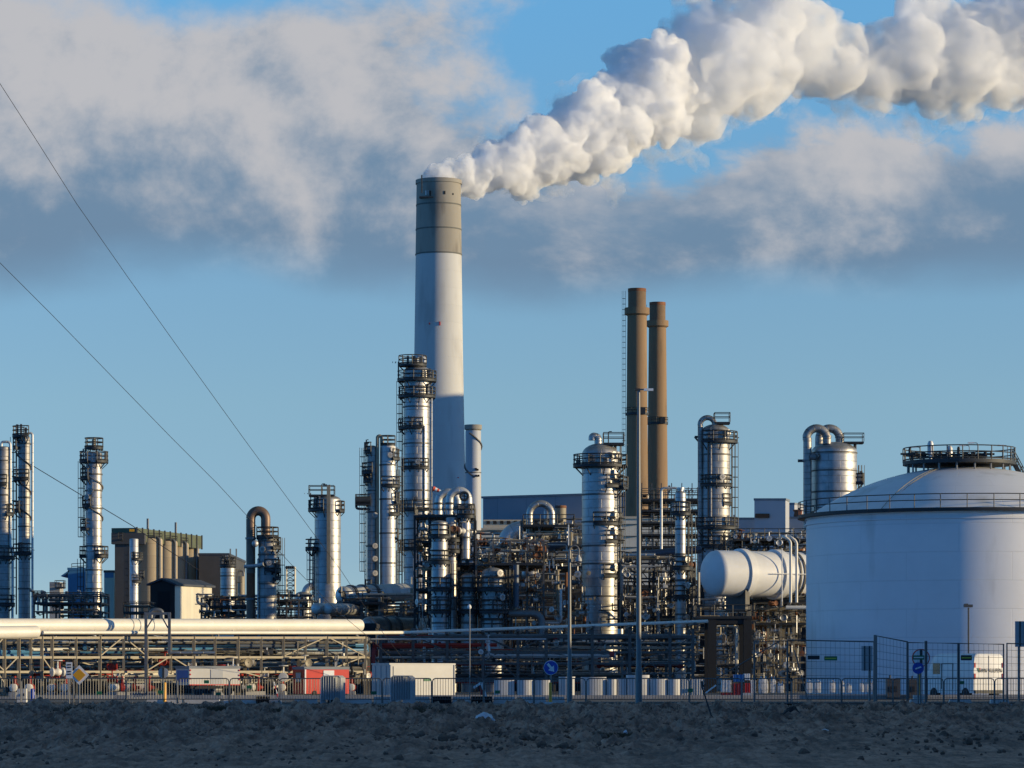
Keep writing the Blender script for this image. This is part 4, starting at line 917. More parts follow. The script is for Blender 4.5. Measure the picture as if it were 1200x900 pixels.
# left rack with its big cream pipeline
rl = frame('pipe_rack', 'long cream steel pipe rack along the left, under the big cream pipeline', [-14, 5, 22, 49, 61, 117, 172, 227, 279, 332, 383, 428], [746, 769, 786], 268, 275, 'cream_steel', .24, brace=.30, seed=8, cat='pipe rack', top=745, Df=Dl, mids=(-6, 36, 89, 145, 200, 252, 306, 358, 406))
def pipeline(label, pts, r, mt, endcap=True, bands=(), name='pipeline', cat='pipeline'):
    t = thing(name, tuple(Vector(pts[0])), label, cat); m = MB().tube(bend(pts, r * 3) if len(pts) > 2 else pts, r, 24)
    if endcap:
        a, b = Vector(pts[-2]), Vector(pts[-1]); ax = (b - a).normalized(); m.lathe(b, [(r * math.cos(PI / 2 * i / 5), r * .55 * math.sin(PI / 2 * i / 5)) for i in range(6)], 24, ax, False)
    m.build('pipe', M[mt], t); return t
Q = lambda px, y, o=0.0: P(px, y, Dl(px) + o); r = 8.0 * 270 / F
pl = pipeline('big cream pipeline resting on top of the left pipe rack', [Q(-160, 733, 2), Q(421, 733, 2)], r, 'white_pipe')
for px in (55, 110, 165, 218, 271, 324, 375):
    q = Q(px, 740.5, 2); MB().box(tuple(q), (.35, .9, .35)).build('pipe_shoe', M['white_pipe'], pl)
ax = (Q(421, 733, 2) - Q(0, 733, 2)).normalized()
for px in (152, 160, 176): MB().lathe(Q(px, 733, 2), [(r, -.03), (r + .03, -.03), (r + .03, .03), (r, .03)], 24, ax, False).build('weld_band', M['grey_paint'], pl)
pl2 = pipeline('blunt-ended cream pipeline in front of the rack at the left edge', [Q(-150, 744, -5), Q(42, 740.5, -5)], 7.4 * 256 / F, 'white_pipe')
pipeline('long thin pipe running from the cream rack into the shade on the right', [Q(50, 741.2, -.6), Q(430, 741.5, -.6), P(478, 741.2, 295), P(829, 728.0, 295)], 2.1 * 268 / F, 'white_pipe')
D = 267.0; t = thing('pipe_portal', (X(185, D), D, 0), 'pale portal frame with a hooped pipe straddling the cream pipeline', 'pipe portal')
for px, y0, y1 in ((171, 718, 816), (198.5, 718, 766)): MB().box2((X(px, D) - .11, D - .11, max(0, Z(y1, D))), (X(px, D) + .11, D + .11, Z(y0, D))).build('post', M['galvanised'], t, smooth=0)
MB().beam(P(169, 719, D), P(200, 719, D), .2).beam(P(172, 736, D), P(182, 720, D), .1).beam(P(197, 736, D), P(188, 720, D), .1).build('beam', M['galvanised'], t)
pipe(t, [P(177, 725, D + 4), P(177, 715, D + 4), P(190, 715, D + 4), P(190, 725, D + 4)], .18, 'galvanised', 'hoop_pipe')
D = 268.0; pipeline('silver pipe stub leaving the cream rack right of the portal frame', [P(199, 765, D), P(252, 765, D)], .14, 'pipe_metal', False)
pipeline('thin grey pipe with a drop leg under the end of the cream pipeline', [P(418, 744, 286), P(424, 749, 294), P(640, 749, 294)], .07, 'grey_paint', False)
# rack in the shade
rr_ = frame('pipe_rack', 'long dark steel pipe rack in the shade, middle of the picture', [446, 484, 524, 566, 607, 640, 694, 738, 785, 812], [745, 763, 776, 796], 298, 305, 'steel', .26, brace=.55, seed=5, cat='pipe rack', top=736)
m = MB()
for px, y in ((446, 745), (484, 743), (524, 741), (566, 739), (607, 738), (640, 737), (694, 734), (738, 733), (785, 731), (812, 730)): m.box2((X(px, 298) - .12, 294.2, Z(y, 298) - .2), (X(px, 298) + .12, 304, Z(y, 298) - .02))
m.build('cross_arm', M['steel'], rr_, smooth=0)
# process frames
frame('steel_structure', 'dark steel platform frame carrying the long grey drum', [396, 424, 448, 470, 488], [706, 722, 742, 768], 365, 381, 'steel', .34, decks=((705.5, 402, 448),), brace=.5, seed=2)
frame('steel_structure', 'tall steel frame of platforms right of the tallest silver column', [486, 503, 520, 538, 556], [604, 634, 660, 690, 716, 745, 772], 347, 358, 'dark_steel', .22, decks=((604, 486, 556), (634, 494, 518), (660, 497, 556), (690, 486, 520), (716, 500, 556)), brace=.35, seed=3)
frame('steel_structure', 'steel frame with a sunlit walkway left of the polished end-on drum', [558, 578, 598, 618, 637], [633, 661, 690, 716, 745, 772], 346, 358, 'steel', .2, decks=((660, 573, 637), (690, 560, 600), (716, 560, 598)), brace=.4, seed=4)
frame('steel_structure', 'steel frame under the arched silver pipe and the cream stub vessel', [612, 632, 650, 668, 686], [616, 640, 664, 690, 716, 745], 386, 397, 'steel', .26, decks=((615, 613, 673), (664, 640, 668)), brace=.65, seed=6)
frame('steel_structure', 'steel frame between the fat column and the slim upright vessel', [729, 748, 766, 786, 806], [655, 677, 698, 722, 745, 770], 357, 368, 'dark_steel', .24, decks=((677, 770, 815), (698, 790, 815), (722, 748, 792)), brace=.6, seed=7)
mat('shaded_drum_frame', (0.012, 0.014, 0.017), 0.7, 0.0, 0.3, 2.0)  # near-black colour stands in for the shade on the drum legs
df = frame('steel_structure', 'massive dark frame with thick legs carrying the white ribbed drum', [834.5, 876], [724], 334, 340, 'shaded_drum_frame', .8, decks=((722.5, 815, 880),), brace=0, seed=9, cat='steel frame')
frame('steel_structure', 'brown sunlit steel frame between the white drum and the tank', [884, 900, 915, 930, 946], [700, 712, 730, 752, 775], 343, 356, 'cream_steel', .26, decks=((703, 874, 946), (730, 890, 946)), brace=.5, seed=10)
frame('steel_structure', 'low pipe-topped steel frame behind the white drum, left of the tank', [856, 872, 890, 910, 930, 948], [632, 646, 664], 372, 384, 'steel', .24, decks=((646, 850, 946), (632, 862, 946)), brace=.3, seed=11)
sc_ = frame('scaffold', 'open tube scaffold of many thin decks at the foot of the brown chimneys', [752, 764, 775, 787, 799, 811, 822], [572, 585, 598, 612, 626, 640, 655], 470, 480, 'steel', .12, decks=((585, 752, 822), (598, 752, 822), (612, 752, 822), (626, 752, 822), (640, 752, 822)), brace=.35, seed=12, cat='scaffold', top=566)
D = 452; s = D / F; pipeline('pale hooped pipe bent over the front of the tube scaffold', [P(775, 660, D), P(775, 572, D), P(795, 572, D), P(795, 590, D)], 1.5 * s, 'cladding_matt', False)
fr_ = frame('steel_structure', 'tangled rack of little pipes left of the lone column', [40, 55, 70, 85, 100, 118], [696, 706, 716], 398, 406, 'steel', .2, brace=.2, seed=13, decks=((706, 40, 118),))
frame('steel_structure', 'low railed platform at the foot of the silos', [146, 160, 174], [709, 717], 396, 402, 'cream_steel', .16, brace=.1, seed=14, decks=((717, 145, 176),))
frame('steel_structure', 'low frame of pipes between the rusty loop and the finned column', [322, 336, 350, 366], [703, 712, 722], 404, 412, 'steel', .2, brace=.2, seed=15, decks=((703, 322, 338),))
frame('steel_structure', 'low frame of pipes below the cream shed and dark-sided shed', [236, 252, 268, 284, 298], [700, 710, 720], 410, 420, 'steel', .2, brace=.2, seed=16, decks=((710, 240, 290),))
# near-black backing boxes that stand in for the deep shade between the frames
for lab, a, b, y, D in (('low black backing box for the shade behind the left cream pipe rack', -60, 440, 736, 322), ('black backing box for the shade behind the dark steel platform frame', 388, 500, 722, 396), ('black backing box for the deep shade behind the steel frames in the middle', 500, 690, 668, 404), ('black backing box for the deep shade behind the frames right of the fat column', 690, 830, 690, 404), ('black backing box for the deep shade behind the white drum frame', 830, 960, 668, 404)):
    building('shade_backing', lab, a, b, y, D, 8, 'gable_and_shade_dark', 'gable_and_shade_dark', cat='shed', parapet=.1)
# vessels inside the frames
D = 353.0
t = column('process_column', 'shaded silver column inside the tall frame with one bright sunlit stripe', 515, 9.5, 610, 344, 'cladding', .3, plats=[(628, 13, -170, 60), (658, 13, -160, 40), (690, 14, -160, 60), (716, 14, -160, 60)], bands=(655, 700, 730), ladders=[(20, 740, 660)], n=24)
t = column('process_column', 'narrow sunlit silver column at the top of the tall frame', 529, 6.5, 606, 346, 'cladding', .2, plats=[(632, 11, -160, 40), (645, 11, -160, 40)], bands=(618, 652), n=22)
t = column('process_column', 'dim silver column in the heart of the tall steel frame', 549, 8.5, 672, 344.5, 'cladding_worn', .4, plats=[(690, 12, -170, 40), (716, 12, -170, 40)], bands=(700, 730), n=22)
t = column('process_column', 'silver column with a rusty dome under the sunlit walkway', 577.5, 13, 665, 343.5, 'cladding_worn', .5, plats=[(690, 18, -170, 20), (716, 18, -150, 30), (738, 16, -150, 20)], bands=(676, 704, 726), ladders=[(-10, 740, 668), (-60, 716, 690)], manways=[(-60, 672), (-50, 700)], n=28)
t = column('exchanger_vessel', 'bright silver upright vessel under the pair of fat elbow ducts', 545.5, 5.5, 596, 346, 'cladding', .3, cat='vessel', z0=Z(655, 346), bands=(603, 630), plats=[(604, 11, -150, 60)], n=20)
for pc_, lab, dz in (((525, 588), 'rear one of two fat silver elbow ducts beside the windsock', 4), ((538, 586), 'front one of two fat silver elbow ducts beside the windsock', 0)):
    D = 360 + dz; s = D / F; c = P(pc_[0], pc_[1], D); t = thing('elbow_duct', (c.x - 11 * s, D, Z(608, D)), lab, 'duct')
    MB().tube([Vector((c.x - 11 * s, D, Z(608, D)))] + arc(c, 11 * s, 180, 10, (1, 0, 0), (0, 0, 1), 14) + [Vector((c.x + 11.2 * s, D, Z(594, D)))], 4.7 * s, 18).build('pipe', M['cladding_matt'], t)
    MB().lathe(Vector((c.x + 11.2 * s, D, Z(594, D))), [(6 * s, -.15), (6 * s, .15)], 18).lathe(Vector((c.x - 11 * s, D, Z(590, D))), [(5.4 * s, -.1), (5.4 * s, .1)], 18).build('flange', M['steel'], t)
D = 356; t = thing('handwheel_valve', tuple(P(544, 582, D)), 'large black ring handwheel in front of the fat elbow ducts', 'valve')
MB().tube(arc(P(544, 581.5, D), 4.6 * D / F, 0, 360, (1, 0, 0), (0, 0, 1), 20), .13, 6, False).build('wheel_rim', M['dark_steel'], t); MB().beam(P(539.6, 581.5, D), P(548.4, 581.5, D), .1).beam(P(544, 577, D), P(544, 604, D), .1).build('spindle', M['dark_steel'], t)
D = 372; s = D / F; t = thing('elbow_duct', tuple(P(590, 645, D)), 'very fat silver quarter-bend duct left of the arched silver pipe', 'duct')
MB().tube([P(591, 645, D)] + arc(P(612, 640, D), 20 * s, 180, 95, (1, 0, 0), (0, 0, 1), 10), 9.5 * s, 24).build('pipe', M['cladding_matt'], t); MB().tube([P(607, 615, D), P(607, 640, D)], .12, 5).tube([P(611, 610, D), P(611, 640, D)], .12, 5).build('support', M['steel'], t)
D = 390; s = D / F; pipeline('arched silver pipe looping over the frame left of the fat column', [P(620.5, 650, D), P(620.5, 603, D)] + arc(P(633.5, 603, D), 13 * s, 180, 0, (1, 0, 0), (0, 0, 1), 14)[1:-1] + [P(646.5, 603, D), P(646.5, 616, D)], 4.0 * s, 'pipe_metal', False)
t = column('stub_vessel', 'cream upright vessel with a rusty rim right of the arched silver pipe', 657, 6.5, 592, 392, 'cream_steel', .15, z0=Z(618, 392), cat='vessel'); MB().lathe((X(657, 392), 392, Z(594.5, 392)), [(6.55 * .098, -.1), (6.9 * .098, -.08), (6.9 * .098, .12), (6.5 * .098, .2)], 22, caps=False).build('rim', M['rust'], t); MB().lathe((X(657, 392), 392, Z(640, 392)), [(.15, 0), (.2, 1.2), (.62, 2.1)], 16).build('cone', M['cream_steel'], t)
column('stub_vessel', 'small silver vessel inside the arched silver pipe', 641, 3.6, 597, 394, 'cladding', .2, z0=Z(618, 394), cat='vessel')
D = 376; pipeline('thick slate-blue pipe running behind the fat column', [P(600, 643, D), P(690, 637.5, D), P(730, 652, D), P(820, 644, D)], 4.6 * D / F, 'slate_pipe')
D = 344; s = D / F
pipeline('upright slate pipe left of the polished end-on drum', [P(604.5, 662, D), P(604.5, 712, D)], 3.8 * s, 'slate_pipe', False)
pipeline('fat grey pipe that turns down through an elbow in the middle of the frames', [P(596, 719, D), P(635, 719, D), P(635, 760, D)], 4.2 * s, 'galvanised', False)
D = 305; s = D / F
pipeline('shiny silver pipe turning up at the foot of the fat column', [P(655, 757, 330), P(660, 756, 330), P(727, 751, 330), P(727, 737, 330)], 3.4 * 330 / F, 'pipe_metal', False)
pipeline('short shiny silver pipe right of the tall lamp post', [P(738, 750, 330), P(769, 750, 330)], 2.8 * 330 / F, 'pipe_metal')
D = 334
for px, lab in ((926.5, 'left of two cream pipes rising in front of the white drum'), (933.5, 'right of two cream pipes rising in front of the white drum')):
    pipeline(lab, [P(px, 706, D - .5), P(px, 633 if px < 930 else 634, D - .5), P(px - 8, 629, D - .5), P(px - 9, 629, D + 8)], 1.6 * D / F, 'white_pipe', False)
pipeline('cream pipe lying low between the white drum and the tank', [P(921, 712, D), P(960, 712, D)], 2.3 * D / F, 'white_pipe')
# ---- repeated small pipes, valves and instruments
PIPE_N = [0]


def route(rnd, B, fx=.5):
    x0, x1, y0, y1, z0, z1 = B; p = Vector((rnd.uniform(x0, x1), rnd.uniform(y0, y1), rnd.uniform(z0, z1))); pts = [p.copy()]; last = -1
    for _ in range(rnd.choice((1, 2, 2, 3, 4))):
        ax = rnd.choices((0, 1, 2), (fx, .12, 1 - fx - .12))[0]
        if ax == last: ax = (ax + 2) % 3 if ax == 2 else 2
        last = ax; lo, hi = ((x0, x1), (y0, y1), (z0, z1))[ax]; q = p.copy(); q[ax] = min(hi, max(lo, p[ax] + rnd.choice((-1, 1)) * rnd.uniform(.15, .75) * (hi - lo)))
        if (q - p).length > .3: pts.append(q.copy()); p = q
    return pts


def zone(px0, px1, y0, y1, D0, D1): return (X(px0, (D0 + D1) / 2), X(px1, (D0 + D1) / 2), D0, D1, max(0.1, Z(y1, D0)), Z(y0, D0))


def skew(p, D0):
    px = 600 + F * p.x / 272.0; D = Dl(px) + p.y - D0; return Vector((X(px, D), D, 1 + (p.z - 1) * D / 272.0))


def pipes(label, group, Z_, n, mats, seed, r0=.06, r1=.2, fx=.5, stuff=None):
    rnd = random.Random(seed); B = zone(*Z_); sk = (lambda p: skew(p, 268)) if 'left cream rack' in group else (lambda p: p)
    for _ in range(n):
        pts = [sk(p) for p in route(rnd, B, fx)]
        if len(pts) < 2: continue
        r = rnd.uniform(r0, r1); m = MB().tube(bend(pts, r * 3, 3), r, 6)
        if r > .09:
            for q in pts[1:-1] + [pts[0]]:
                if rnd.random() < .5: m.lathe(q + Vector((0, 0, .0)), [(r * 1.7, -.05), (r * 1.7, .05)], 8, (pts[1] - pts[0]).normalized())
        tag(m.build('process_pipe', M[rnd.choice(mats)]), label, 'pipe', group); PIPE_N[0] += 1
    # what is too small and too much to count: tubing, instruments, cable trays
    S = stuff if stuff is not None else {}
    for _ in range(int(n * 3.2)):
        mt = rnd.choice(mats + ('steel', 'dark_steel', 'rail_steel')); m = S.setdefault(mt, MB()); k = rnd.random(); c = sk(Vector((rnd.uniform(B[0], B[1]), rnd.uniform(B[2], B[3]), rnd.uniform(B[4], B[5]))))
        if k < .55:
            pts = [sk(p) for p in route(rnd, B, fx)]
            q = [pts[0] + (p - pts[0]) * .45 for p in pts]
            if len(q) > 1: m.tube(bend(q, .1, 2), rnd.uniform(.025, .06), 4)
        elif k < .75:
            for a in range(3): m.box(c + Vector((a * .45, 0, 0)), (rnd.uniform(.1, .35), .2, rnd.uniform(.15, .45)))
        elif k < .9:
            u = rnd.choice(((1, 0, 0), (0, 0, 1), (0, -1, 0))); m.lathe(c, [(.1, -.3), (.25, -.28), (.25, -.2), (.12, -.18), (.2, 0), (.12, .18), (.25, .2), (.25, .28), (.1, .3)], 8, u)
        else: m.sphere(tuple(c), rnd.uniform(.12, .3), 8)
    return S


SILV = ('pipe_metal', 'cladding_matt', 'galvanised', 'cladding_worn'); LIT = ('white_pipe', 'cladding_matt', 'pipe_metal', 'cream_steel', 'galvanised'); S = {}
for lab, g, zn, n, ms, sd, fx in (
    ('thin pipe inside the cream rack on the left', 'pipes in the left cream rack', (0, 430, 748, 768, 269, 275), 30, ('cladding_worn', 'galvanised', 'steel', 'blue_cladding', 'slate_pipe', 'pipe_metal'), 21, .85),
    ('thin pipe inside the cream rack on the left', 'pipes in the left cream rack', (0, 430, 770, 800, 269, 290), 34, ('cladding_worn', 'galvanised', 'steel', 'steel', 'white_pipe', 'red_dark', 'pipe_metal'), 22, .8),
    ('little pipe in the tangled rack left of the lone column', 'little pipes left of the lone column', (40, 120, 692, 722, 399, 406), 22, SILV + ('cream_steel',), 23, .4),
    ('little pipe below the sheds and the rusty loop column', 'little pipes below the far sheds', (236, 370, 696, 724, 404, 418), 24, SILV + ('cream_steel', 'rust'), 24, .5),
    ('thin pipe around the long grey drum platform', 'pipes around the grey drum platform', (395, 492, 686, 770, 364, 380), 22, SILV + ('cream_steel',), 25, .5),
    ('thin pipe inside the tall frame right of the tallest silver column', 'pipes in the tall frame', (488, 556, 600, 665, 348, 357), 20, SILV, 26, .35),
    ('thin pipe inside the tall frame right of the tallest silver column', 'pipes in the tall frame', (488, 556, 665, 770, 346, 350), 20, SILV + ('cream_steel',), 27, .35),
    ('thin pipe around the sunlit walkway', 'pipes around the sunlit walkway', (556, 640, 632, 664, 347, 357), 26, LIT, 28, .45),
    ('thin pipe below the sunlit walkway', 'pipes below the sunlit walkway', (560, 690, 664, 760, 345, 362), 26, SILV + ('cream_steel', 'rust'), 29, .5),
    ('thin pipe in the frame under the arched silver pipe', 'pipes under the arched pipe', (612, 688, 606, 664, 384, 396), 20, SILV + ('cream_steel',), 30, .4),
    ('thin pipe between the fat column and the slim upright vessel', 'pipes right of the fat column', (728, 816, 650, 770, 352, 367), 28, SILV + ('cream_steel',), 31, .5),
    ('thin pipe in the scaffold of the brown chimneys', 'pipes in the scaffold', (752, 822, 570, 655, 471, 479), 14, SILV + ('rust',), 32, .3),
    ('little pipe on the frame behind the white drum', 'little pipes behind the white drum', (856, 948, 624, 662, 372, 383), 26, LIT, 33, .4),
    ('thin pipe between the white drum and the tank', 'pipes between drum and tank', (840, 948, 696, 800, 341, 356), 30, LIT + ('steel', 'rust'), 34, .35),
    ('thin pipe in the shaded pipe rack in the middle', 'pipes in the shaded rack', (440, 815, 744, 800, 298, 307), 36, SILV + ('steel', 'red_dark'), 35, .75)):
    pipes(lab, g, zn, n, ms, sd, fx=fx, stuff=S)
for zn, n, sd in (((440, 690, 690, 800, 362, 400), 60, 51), ((690, 945, 690, 800, 362, 400), 60, 52), ((-5, 440, 738, 800, 280, 320), 60, 53), ((485, 690, 610, 690, 366, 400), 40, 54)):
    rnd = random.Random(sd); B = zone(*zn)
    for _ in range(n * 4):
        m = S.setdefault(rnd.choice(SILV + ('steel', 'steel', 'cream_steel', 'dark_steel')), MB()); pts = route(rnd, B, .5); q = [pts[0] + (p - pts[0]) * .4 for p in pts]
        if len(q) > 1: m.tube(bend(q, .2, 2), rnd.uniform(.04, .14), 5)
for mt, m in S.items(): tag(m.build('small_bore_pipework', M[mt], loc=(0, 350, 0)), 'tangle of ' + {'pipe_metal': 'bright silver', 'cladding_matt': 'pale silver', 'galvanised': 'zinc grey', 'cladding_worn': 'stained silver', 'steel': 'grey steel', 'dark_steel': 'black steel', 'rail_steel': 'dark grey steel', 'white_pipe': 'off-white', 'cream_steel': 'cream', 'blue_cladding': 'blue', 'slate_pipe': 'slate blue', 'red_dark': 'dark red', 'rust': 'rust-brown'}[mt] + ' tubing, valves and instruments all through the plant', 'pipework', kind='stuff')
# valves
vm = MB().lathe((0, 0, 0), [(.12, -.45), (.30, -.44), (.30, -.34), (.14, -.32), (.24, -.1), (.26, 0), (.24, .1), (.14, .32), (.30, .34), (.30, .44), (.12, .45)], 12, (1, 0, 0))
vm.tube([(0, 0, .2), (0, 0, .75)], .06, 6).lathe((0, 0, .72), [(.30, 0), (.34, .03), (.30, .07), (.24, .03)], 12)
v0 = None; rnd = random.Random(77); meshes = {}
for lab, g, zn, n in (('small valve with a handwheel on the sunlit walkway pipes', 'valves on the sunlit walkway', (560, 636, 634, 662, 346, 352), 34), ('small valve with a handwheel in the tall frame right of the tallest silver column', 'valves in the tall frame', (490, 556, 610, 760, 345, 350), 34),
                      ('small valve with a handwheel below the sunlit walkway', 'valves below the sunlit walkway', (596, 690, 664, 750, 345, 350), 26), ('small valve with a handwheel between the fat column and the slim vessel', 'valves right of the fat column', (730, 816, 655, 755, 352, 356), 26),
                      ('small valve with a handwheel on the frame behind the white drum', 'valves behind the white drum', (858, 946, 626, 648, 370, 376), 26), ('small valve with a handwheel between the white drum and the tank', 'valves between drum and tank', (880, 946, 704, 790, 340, 343), 26),
                      ('small valve with a handwheel in the low pipes of the left cream rack', 'valves in the left rack', (2, 428, 774, 806, 266.5, 272), 40)):
    B = zone(*zn)
    for k in range(n):
        mt = rnd.choice(('cladding_matt', 'white_pipe', 'pipe_metal', 'steel', 'cladding', 'rust') if 'left' not in g else ('white_pipe', 'cream_steel', 'red_dark', 'steel', 'white_pipe'))
        if mt not in meshes:
            o = vm.build('valve', M[mt], loc=(0, 0, 0)); meshes[mt] = o.data
        else:
            o = bpy.data.objects.new('valve', meshes[mt]); COL.objects.link(o)
        o.location = (rnd.uniform(B[0], B[1]), rnd.uniform(B[2], B[3]), rnd.uniform(B[4], B[5]))
        if 'left' in g: o.location = skew(o.location, 269)
        o.rotation_euler = (rnd.choice((0, PI / 2, 0)), 0, rnd.choice((0, 0, .6, PI / 2))); q = rnd.uniform(.7, 1.25); o.scale = (q, q, q); OFF[o.name] = o.location.copy()
        tag(o, lab, 'valve', g)
# pumps at the foot of the left rack
p0 = thing('pump', (0, 0, 0), 'pump set with a pale motor at the foot of the left cream rack', 'pump', 'pumps at the foot of the left rack')
MB().box((0, 0, .15), (1.7, .6, .3)).build('base_plate', M['concrete'], p0); MB().lathe((-.75, 0, .62), [(.2, 0), (.3, .04), (.3, .75), (.2, .8)], 14, (1, 0, 0)).build('motor', M['white_pipe'], p0)
MB().lathe((.12, 0, .62), [(.1, 0), (.34, .05), (.36, .3), (.15, .35), (.12, .6)], 14, (1, 0, 0)).tube([(.35, 0, .8), (.35, 0, 1.5)], .1, 8).build('casing', M['red_dark'], p0)
rnd = random.Random(5)
for k, px in enumerate((14, 34, 56, 74, 140, 150, 168, 262, 296, 330, 412)):
    o = p0 if k == 0 else copy_tree(p0, (0, 0, 0)); o.location = (X(px, Dl(px) - 2), Dl(px) - 2 + rnd.uniform(-1, 2.5), 0.0); o.rotation_euler = (0, 0, rnd.choice((0, .4, PI / 2)))
# ------------------------------------------------------------------ fences, signs, lamps, cabins along the road
def gz(D): return bank_z(D)


# crowd barriers along the near edge of the road
def barrier(label, px0, px1, D, group, rz=0.0, h=1.1, mt='barrier_steel', step=.115):
    x0, x1 = X(px0, D), X(px1, D); w = abs(x1 - x0); t = thing('crowd_barrier', ((x0 + x1) / 2, D, gz(D)), label, 'crowd barrier', group); z = gz(D); y1 = D + math.tan(rz) * w
    q = lambda k, zz: Vector((x0 + (x1 - x0) * k, D + (y1 - D) * k, z + zz)); e = .12 / w
    MB().tube([q(0.004, .02), q(0.004, h - .14), q(.004 + e * .3, h - .04), q(.004 + e, h), q(.996 - e, h), q(.996 - e * .3, h - .04), q(.996, h - .14), q(.996, .02)], .024, 6).tube([q(0, .2), q(1, .2)], .018, 5).build('frame', M[mt], t)
    m = MB(); n = int(w / step)
    for i in range(1, n): m.tube([q(i / n, .2), q(i / n, h)], .010, 4, False)
    m.build('bar', M[mt], t)
    m = MB()
    for k in (.12, .88): m.tube([q(k, .03) + Vector((0, -.3, 0)), q(k, .10), q(k, .03) + Vector((0, .3, 0))], .022, 5)
    m.build('foot', M[mt], t); return t


rnd = random.Random(9); px = -34.0; k = 0
while px < 1240:
    w = 59.0 + rnd.uniform(-2, 2); D = 148 + rnd.uniform(-.6, .8)
    if px > 660 and px < 880 and not (660 < px < 705): pass
    barrier('steel crowd barrier in the long row along the road', px, px + w, D, 'crowd barriers along the road', rnd.uniform(-.05, .05)); px += w + .8; k += 1
for a, b, D, lab in ((376, 399, 146, 'stack of crowd barriers leaning together in front of the red cabin'), (458, 481, 146, 'stack of crowd barriers leaning together in front of the white container')):
    t = thing('barrier_stack', (X((a + b) / 2, D), D, gz(D)), lab, 'barrier stack')
    for i in range(9):
        x0, x1 = X(a, D) + i * .02, X(b, D) + i * .02; y = D + i * .07; z = gz(D); m = MB().tube([(x0, y, z), (x0, y, z + 1.12), (x0 + .1, y, z + 1.2), (x1 - .1, y, z + 1.2), (x1, y, z + 1.12), (x1, y, z)], .024, 5)
        for j in range(1, 8): m.tube([(x0 + (x1 - x0) * j / 8, y, z + .18), (x0 + (x1 - x0) * j / 8, y, z + 1.2)], .014, 4, False)
        m.build('barrier', M['grey_paint'], t)
for px, py in ((242, 799), (292, 805), (116, 812), (188, 811), (256, 813), (438, 812), (583, 811), (809, 809), (1127, 800)):
    D = 147.3; tag(MB().box(tuple(P(px, py, D)), (.22, .05, .14)).build('tag_plate', M['sign_green']), 'small green tag plate tied to a crowd barrier', 'plate', 'green tag plates on the crowd barriers')
# low concrete feet and blocks along the road
def low_block(label, px0, px1, D, h, mt='panel_white', group='low white concrete blocks along the road'):
    x0, x1 = X(px0, D), X(px1, D); n = max(1, int((x1 - x0) / .9)); z = gz(D); m = MB()
    m.prism([(x0, z), (x1, z), (x1 - .03, z + h), (x0 + .03, z + h)], D - .22, D + .22)
    o = m.build('concrete_block', M[mt], smooth=0); return tag(o, label, 'concrete block', group)


for k, (a, b, h) in enumerate(((172, 214, .20), (216, 258, .2), (262, 330, .16), (345, 372, .2), (404, 436, .22), (438, 470, .30), (472, 504, .30), (530, 552, .30), (578, 604, .30), (606, 640, .30), (642, 662, .3), (1066, 1082, .2), (1112, 1138, .18), (1160, 1182, .18))):
    low_block('low whitish concrete block beside the road', a, b, 150.2, h)
for a, b in ((505, 529), (552, 577), (384, 403), (300, 316)):
    D = 150.0; t = MB(); x0, x1 = X(a, D), X(b, D); z = gz(D)
    for i in range(8): t.box((x0 + (x1 - x0) * (i + .5) / 8, D, z + .16), ((x1 - x0) / 14, .5, .30))
    t.box(((x0 + x1) / 2, D + .1, z + .16), (x1 - x0, .1, .32)); tag(t.build('drain_grate', M['rubber'], smooth=0), 'black slotted drain block between the low white concrete blocks', 'drain block', 'black slotted drain blocks')
D = 185; tag(MB().box((X(660, D), D, .15), (60, .5, .35)).build('kerb_wall', M['concrete'], smooth=0), 'low grey concrete kerb wall behind the road', 'kerb wall')


# ---- tall mesh fence on the right
def mesh_panel(label, a, b, D0, D1, top0, top1, group='tall mesh fence panels', base=828, step=.15):
    p0, p1 = Vector((X(a, D0), D0, gz(D0))), Vector((X(b, D1), D1, gz(D1))); h0, h1 = Z(top0, D0) - gz(D0), Z(top1, D1) - gz(D1); t = thing('mesh_fence_panel', tuple((p0 + p1) / 2), label, 'fence panel', group)
    q = lambda k, f: p0 + (p1 - p0) * k + Vector((0, 0, (h0 + (h1 - h0) * k) * f)); MB().tube([q(0, 0.02), q(0, 1), q(1, 1), q(1, .02)], .028, 6).tube([q(0, .06), q(1, .06)], .02, 5).build('frame', M['barrier_steel'], t)
    m = MB(); n = int((p1 - p0).length / step); k = 9
    for i in range(1, n): m.tube([q(i / n, .06), q(i / n, 1)], .0045, 3, False)
    for j in range(1, k): m.tube([q(0, .06 + .94 * j / k), q(1, .06 + .94 * j / k)], .006, 3, False)
    m.build('wire_mesh', M['barrier_steel'], t); m = MB()
    for k in (0, 1):
        c = q(k, 0); m.box((c.x, c.y, c.z + .06), (.25, .6, .13))
    m.build('foot', M['concrete'], t); return t


for lab, a, b, D0, D1, t0, t1 in (('mesh fence panel furthest left, against the dark frames', 884, 922.5, 107, 107.6, 752, 751), ('mesh fence panel in front of the left edge of the tank', 923, 1024, 107.6, 107, 750, 752), ('lopsided mesh gate panel whose top slants down to the right', 1027, 1063, 105, 106, 745, 752),
                                  ('mesh fence panel in front of the round red-rimmed sign', 1064, 1122.5, 107, 107, 753, 754), ('mesh fence panel in front of the white van', 1124, 1176, 107, 107, 754, 755), ('mesh fence panel at the right edge, in front of the road sign back', 1180, 1245, 107, 107.5, 754, 756)):
    mesh_panel(lab, a, b, D0, D1, t0, t1, None)
for px, y0, D, lab in ((1025.5, 744, 105.5, 'thick dark post at the hinge of the lopsided mesh gate'), (1085, 751, 107.2, 'thin post behind the red-rimmed round sign')):
    tag(MB().tube([P(px, y0, D), (X(px, D), D, gz(D) - .1)], .045, 8).build('fence_post', M['barrier_steel']), lab, 'fence post')
